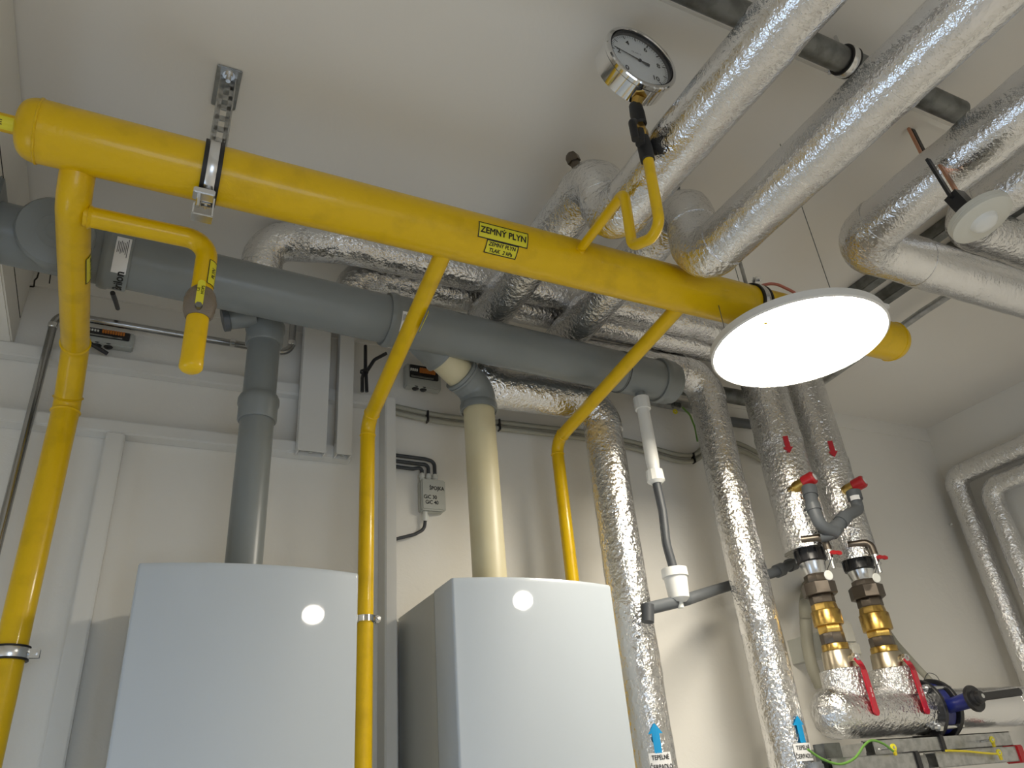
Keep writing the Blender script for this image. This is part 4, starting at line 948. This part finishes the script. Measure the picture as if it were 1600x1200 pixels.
# ------------------------------------------------------------------ lamps
def lamp(c, r, label, wires, h=.028):
    t = thing('ceiling_lamp', label, 'lamp', c, 'round LED lamps')
    c = Vector(c)
    hou = MB().lathe(c, (0, 0, 1), [(.004, r-.006), (.0, r-.001), (.003, r+.004), (h-.006, r+.003), (h, r-.012), (h, 0)], 72).build('housing', 'lamp_rim', t)
    n = 10; pr = [(-.004*math.cos(PI/2*i/n), (r-.004)*math.sin(PI/2*i/n)) for i in range(n+1)]
    MB().lathe(c+Vector((0, 0, .002)), (0, 0, 1), pr, 72).build('diffuser', 'lamp_diffuser', t)
    for (wx_, wy_) in wires:
        p = c+Vector((wx_, wy_, h)); MB().tube([p, (p.x, p.y, C)], .0011, 6).build('hanging_wire', 'galvanised_dark', t)
    a = math.radians(300); p = c+Vector((r*math.cos(a), r*math.sin(a), h*.5))
    MB().box(p+Vector((-.012, -.006, .004)), p+Vector((.012, .006, .016)), .002).build('latch', 'lamp_rim', hou)
    return t
LH = .945; LC = atz(1248, 541, LH); LRAD = .2095
l1 = lamp(LC, LRAD, 'bright round LED lamp hanging under the right end of the yellow pipe', [tuple((atz(1300, 459, LH+.028)-LC).xy), (.02, .12), (-.17, .06)])
o = MB().tube(fillet([(hx2+.02, MD-.01, MZ+MR+.008), (hx2+.06, MD-.04, MZ+MR+.012), (hx2+.12, MD-.075, MZ+.01), tuple(LC+Vector((-.03, .02, .028)))], .05, 6), .0042, 10).build('lamp_cable', 'cable_pink')
tag(o, 'pink cable draped over the yellow pipe down to the lamp', 'cable')
q_ = atz(1196, 505, LH-.004)
MB().lathe(q_, (0, 0, -1), [(0, .004), (.0012, .005), (.002, .003), (.002, 0)], 7).build('paint_speck', 'yellow_paint', l1)
for i, u in enumerate((1150, 1163)):
    xw = xon(MD, MZ+MR, u+8); MB().tube([(xw, MD, MZ+MR-.002), (xw-.004, MD, C)], .0010, 6).build('hanging_wire', 'galvanised_dark', h2)
lamp((1.6, -.45, .96), LRAD, 'second round LED lamp hanging behind the viewer', [(.1, .1), (-.1, .1), (0, -.15)])

# ------------------------------------------------------------------ ceiling pipe, struts, detector
cpd, cpz = .617, 1.34*1.02
cp = thing('ceiling_pipe', 'dull galvanised pipe crossing close under the ceiling at upper right', 'pipe', (1.3, .63, cpz-.03))
pa0 = atz(1080, -6, cpz); pa1 = atz(1490, 166, cpz)
cl_, cr_ = pa0+(pa0-pa1)*.6, pa1+(pa1-pa0)*.15
cyz = (pa0.y+pa1.y)/2
MB().tube(lin((.4, cyz, cpz), (pa1.x+.03, cyz, cpz), 10), .0275, 28).build('pipe_section', 'galvanised_dark', cp)
ccx = xon(cyz, cpz, 1322)
cc = thing('pipe_clamp', 'rubber-lined clamp holding the galvanised ceiling pipe', 'clamp', (ccx, cyz, cpz-.04))
clamp_ring(cc, (ccx, cyz, cpz), AX, .0275, .018, [(0, .9, .5)], rw=.026)
MB().cyl((ccx, cyz, cpz+.03), (ccx, cyz, C), .004, seg=8).build('threaded_rod', 'zinc', cc)
for i, (u, v) in enumerate(((1338, 455), (1385, 462))):
    p = atz(u, v, C-.02); o = MB().box((p.x-.020, .25, C-.042), (p.x+.020, 1.55, C-.001), .002).build('ceiling_strut', 'galvanised_dark')
    tag(o, ('left', 'right')[i]+' of two dark steel struts on the ceiling behind the lamp', 'strut', 'ceiling struts')
qa, qb = atz(1440, 487, 1.39), atz(1230, 637, 1.39)
o = MB().tube([(qa.x, .3, 1.39), (qa.x+.005, qa.y, 1.39), (qb.x, 2.09, 1.39)], .0135, 16).build('ceiling_conduit', 'galvanised'); tag(o, 'thin steel conduit along the ceiling right of the lamp', 'conduit')
p = atz(1427, 203, C-.002); st_ = thing('hanger_strap', 'narrow black strap hanger from the ceiling above third foil pipe', 'strap', (p.x, p.y, 1.25))
MB().bar((p.x, p.y, C), (p.x+.01, p.y+.0, 1.25), .014, .003, up=(0, 1, 0)).build('strap', 'plastic_black', st_)
MB().bar((p.x-.014, p.y+.002, C), (p.x-.004, p.y+.002, 1.25), .008, .006, up=(0, 1, 0)).build('rod', 'copper', st_)
# motion detector
dc = atz(1537, 346, 1.0)
dn = Vector((.10, -.20, -1)).normalized()
dd_ = thing('motion_detector', 'round white ceiling detector with dome lens hanging from a foil pipe', 'detector', dc)
DR = .064
MB().lathe(dc, -dn, [(0, 0), (0, DR-.006), (.003, DR-.001), (.010, DR), (.0115, DR-.001), (.0125, DR), (.022, DR), (.026, DR-.008), (.026, 0)], 48).build('base', 'plastic_offwhite', dd_)
MB().lathe(dc-dn*.001, dn, [(0, .029)]+[(.004+.015*math.sin(PI/2*i/7), .0265*math.cos(PI/2*i/7)) for i in range(8)], 32).build('dome_lens', 'plastic_white', dd_)
a_, u_, w_ = frame(dn)
tp_ = atz(1507, 318, 1.12)
MB().bar(dc-dn*.022+Vector((-.025, .0, 0)), dc-dn*.075+Vector((-.028, 0, 0)), .034, .030, up=(0, 1, 0)).build('bracket_block', 'plastic_black', dd_)
b0_ = dc-dn*.060
MB().bar(b0_+Vector((-.048, 0, 0)), b0_+Vector((-.050, .01, .12)), .006, .012, up=(1, 0, 0)).build('black_strap', 'plastic_black', dd_)
MB().bar(b0_+Vector((-.008, 0, -.02)), b0_+Vector((-.010, .01, .12)), .006, .012, up=(1, 0, 0)).build('copper_strap', 'copper', dd_)

# ------------------------------------------------------------------ bottom right: struts, earth wires, hoses
def strut(u0, v0, u1, v1, d, h, label, m='galvanised'):
    a = at(u0, v0, d); b = at(u1, v1, d); zt = (a.z+b.z)/2
    t = thing('support_strut', label, 'strut', ((a.x+b.x)/2, d, zt-h), 'galvanised support struts under the manifold')
    w = .0025; x0, x1 = a.x, b.x
    q = MB().box((x0, d, zt-h), (x1, d+w, zt)).box((x0, d, zt-w), (x1, d+.041, zt)).box((x0, d, zt-h), (x1, d+.041, zt-h+w)).box((x0, d+.035, zt-.01), (x1, d+.041, zt)).box((x0, d+.035, zt-h), (x1, d+.041, zt-h+.01))
    q.build('channel', m, t)
    MB().box((x0+.01, d+.041, zt-h), (x0+.05, W-.001, zt-.004)).build('wall_arm', m, t)
    return a, b, zt, t
s1 = strut(1362, 1152, 1577, 1146, 1.70, .041, 'upper galvanised strut directly under the foil manifold')
MB().box((xon(1.70, s1[2]-.02, 1469), 1.694, s1[2]-.046), (xon(1.70, s1[2]-.02, 1474), 1.704, s1[2]+.004)).build('black_band', 'plastic_black', s1[3])
s2 = strut(1462, 1178, 1586, 1163, 1.66, .041, 'right galvanised strut with a red end cap below the foil pipe')
rc = s2[1]; MB().box((rc.x-.004, 1.655, s2[2]-.046), (rc.x+.026, 1.706, s2[2]+.003), .003).build('end_cap', 'red_plastic', s2[3])
s3 = strut(1298, 1182, 1428, 1178, 1.66, .041, 'left lower galvanised strut below the foil manifold')
rc = s3[1]; MB().box((rc.x-.002, 1.655, s3[2]-.046), (rc.x+.020, 1.706, s3[2]+.003), .003).build('end_cap', 'plastic_black', s3[3])
o = MB().box(at(1293, 1190, 1.70)-Vector((0, 0, .25)), at(1312, 1160, 1.70)+Vector((0, .04, 0)), .001).build('strut_post', 'galvanised_dark'); tag(o, 'dark steel upright beside the left lower strut', 'strut')
def curve(pts, r, seg=10):
    pth = []
    for k_ in range(len(pts)-1):
        p0, p1, p2, p3 = pts[max(k_-1, 0)], pts[k_], pts[k_+1], pts[min(k_+2, len(pts)-1)]
        for j in range(8):
            s_ = j/8; pth.append(.5*((2*p1)+(p2-p0)*s_+(2*p0-5*p1+4*p2-p3)*s_*s_+(3*p1-p0-3*p2+p3)*s_**3))
    return MB().tube(pth+[pts[-1]], r, seg)
o = curve([at(*q, 1.64) for q in ((1262, 1171), (1285, 1186), (1312, 1194), (1335, 1185), (1350, 1165), (1362, 1157), (1380, 1162), (1396, 1174))], .0032).build('earth_wire', 'earth_green'); tag(o, 'green and yellow earth wire looping under the left end of the manifold', 'wire')
o = curve([at(*q, 1.64) for q in ((1478, 1173), (1510, 1174), (1540, 1177), (1558, 1178))], .003).build('earth_wire', 'earth_yellow'); tag(o, 'yellow earth wire running along the right strut', 'wire')
for (u, v, lb) in ((1396, 1168, 'yellow cable lug bolted on the upper strut under the manifold'), (1550, 1156, 'yellow cable lug bolted at the right end of the upper strut'), (1561, 1176, 'yellow cable lug bolted on the right strut')):
    p = at(u, v, 1.645); t = thing('cable_lug', lb, 'cable lug', p, 'yellow cable lugs')
    MB().ring(p, (0, 1, 0), .007, [(-.002, -.003), (-.002, .003), (.002, .003), (.002, -.003)], 20).build('eye', 'sticker_yellow', t)
    MB().cyl(p+Vector((0, -.003, 0)), p+Vector((0, .05, 0)), .0035, seg=8).build('screw', 'zinc', t)
    MB().box(p+Vector((-.005, -.003, -.020)), p+Vector((.005, .003, -.007)), .001).build('crimp', 'earth_yellow', t)
# corrugated hose behind the left valve set
hp = [at(1262, 915, 2.098)]+[at(*q, 1.95) for q in ((1258, 945), (1259, 970), (1262, 1010), (1270, 1045), (1283, 1075))]
pth = []
for k_ in range(len(hp)-1):
    p0, p1, p2, p3 = hp[max(k_-1, 0)], hp[k_], hp[k_+1], hp[min(k_+2, len(hp)-1)]
    n_ = int((p2-p1).length/.003)
    for j in range(n_):
        s_ = j/n_; pth.append(.5*((2*p1)+(p2-p0)*s_+(2*p0-5*p1+4*p2-p3)*s_*s_+(3*p1-p0-3*p2+p3)*s_**3))
o = MB().tube(pth, [.0185+(.002 if j % 2 else 0) for j in range(len(pth))], 16).build('corrugated_hose', 'corrugated', None, 80); tag(o, 'beige corrugated hose behind the left brass valve set', 'hose')
o = MB().tube(fillet([at(1372, 965, 2.098), at(1400, 1005, 2.0), at(1440, 1050, 1.92), at(1462, 1072, 1.9)], .1, 6), .011, 14).build('plastic_tube', 'corrugated'); tag(o, 'beige plastic tube slanting from behind the right valve set', 'tube')
o = curve([at(*q, 1.90) for q in ((1444, 1062), (1450, 1052), (1462, 1055), (1468, 1066), (1460, 1074), (1448, 1072))], .0012, 6).build('thin_wire', 'hose_grey'); tag(o, 'thin curled wire at the end of the beige tube', 'wire')
# small white actuator between the valve sets
ap = at(1331, 1000, 1.84)
ac = thing('sensor_housing', 'small grey-white sensor housing on the wall between the valve sets', 'sensor', ap-Vector((0, 0, .06)))
MB().box(ap+Vector((-.032, 0, -.012)), ap+Vector((.026, .10, .062)), .008).build('housing', 'plastic_offwhite', ac)
MB().box(ap+Vector((-.010, -.004, -.050)), ap+Vector((.028, .09, -.008)), .006).build('lower_block', 'plastic_offwhite', ac)
MB().lathe(ap+Vector((.012, .03, -.05)), (0, 0, -1), [(0, .012), (.02, .012), (.022, .007), (.03, .006)], 12).build('cable_gland', 'plastic_black', ac)
MB().box(ap+Vector((-.02, .10, -.03)), ap+Vector((.02, W-ap.y-.001, .05))).build('wall_mount', 'plastic_grey', ac)
# wall anchor
p = at(1490, 818, 2.07); o = MB().tube([p+Vector((-.014, .0, -.004)), p+Vector((.014, .03, .004))], .004, 8).build('wall_anchor', 'clear_plastic'); tag(o, 'small plug sticking out of the wall near far right pipes', 'anchor')
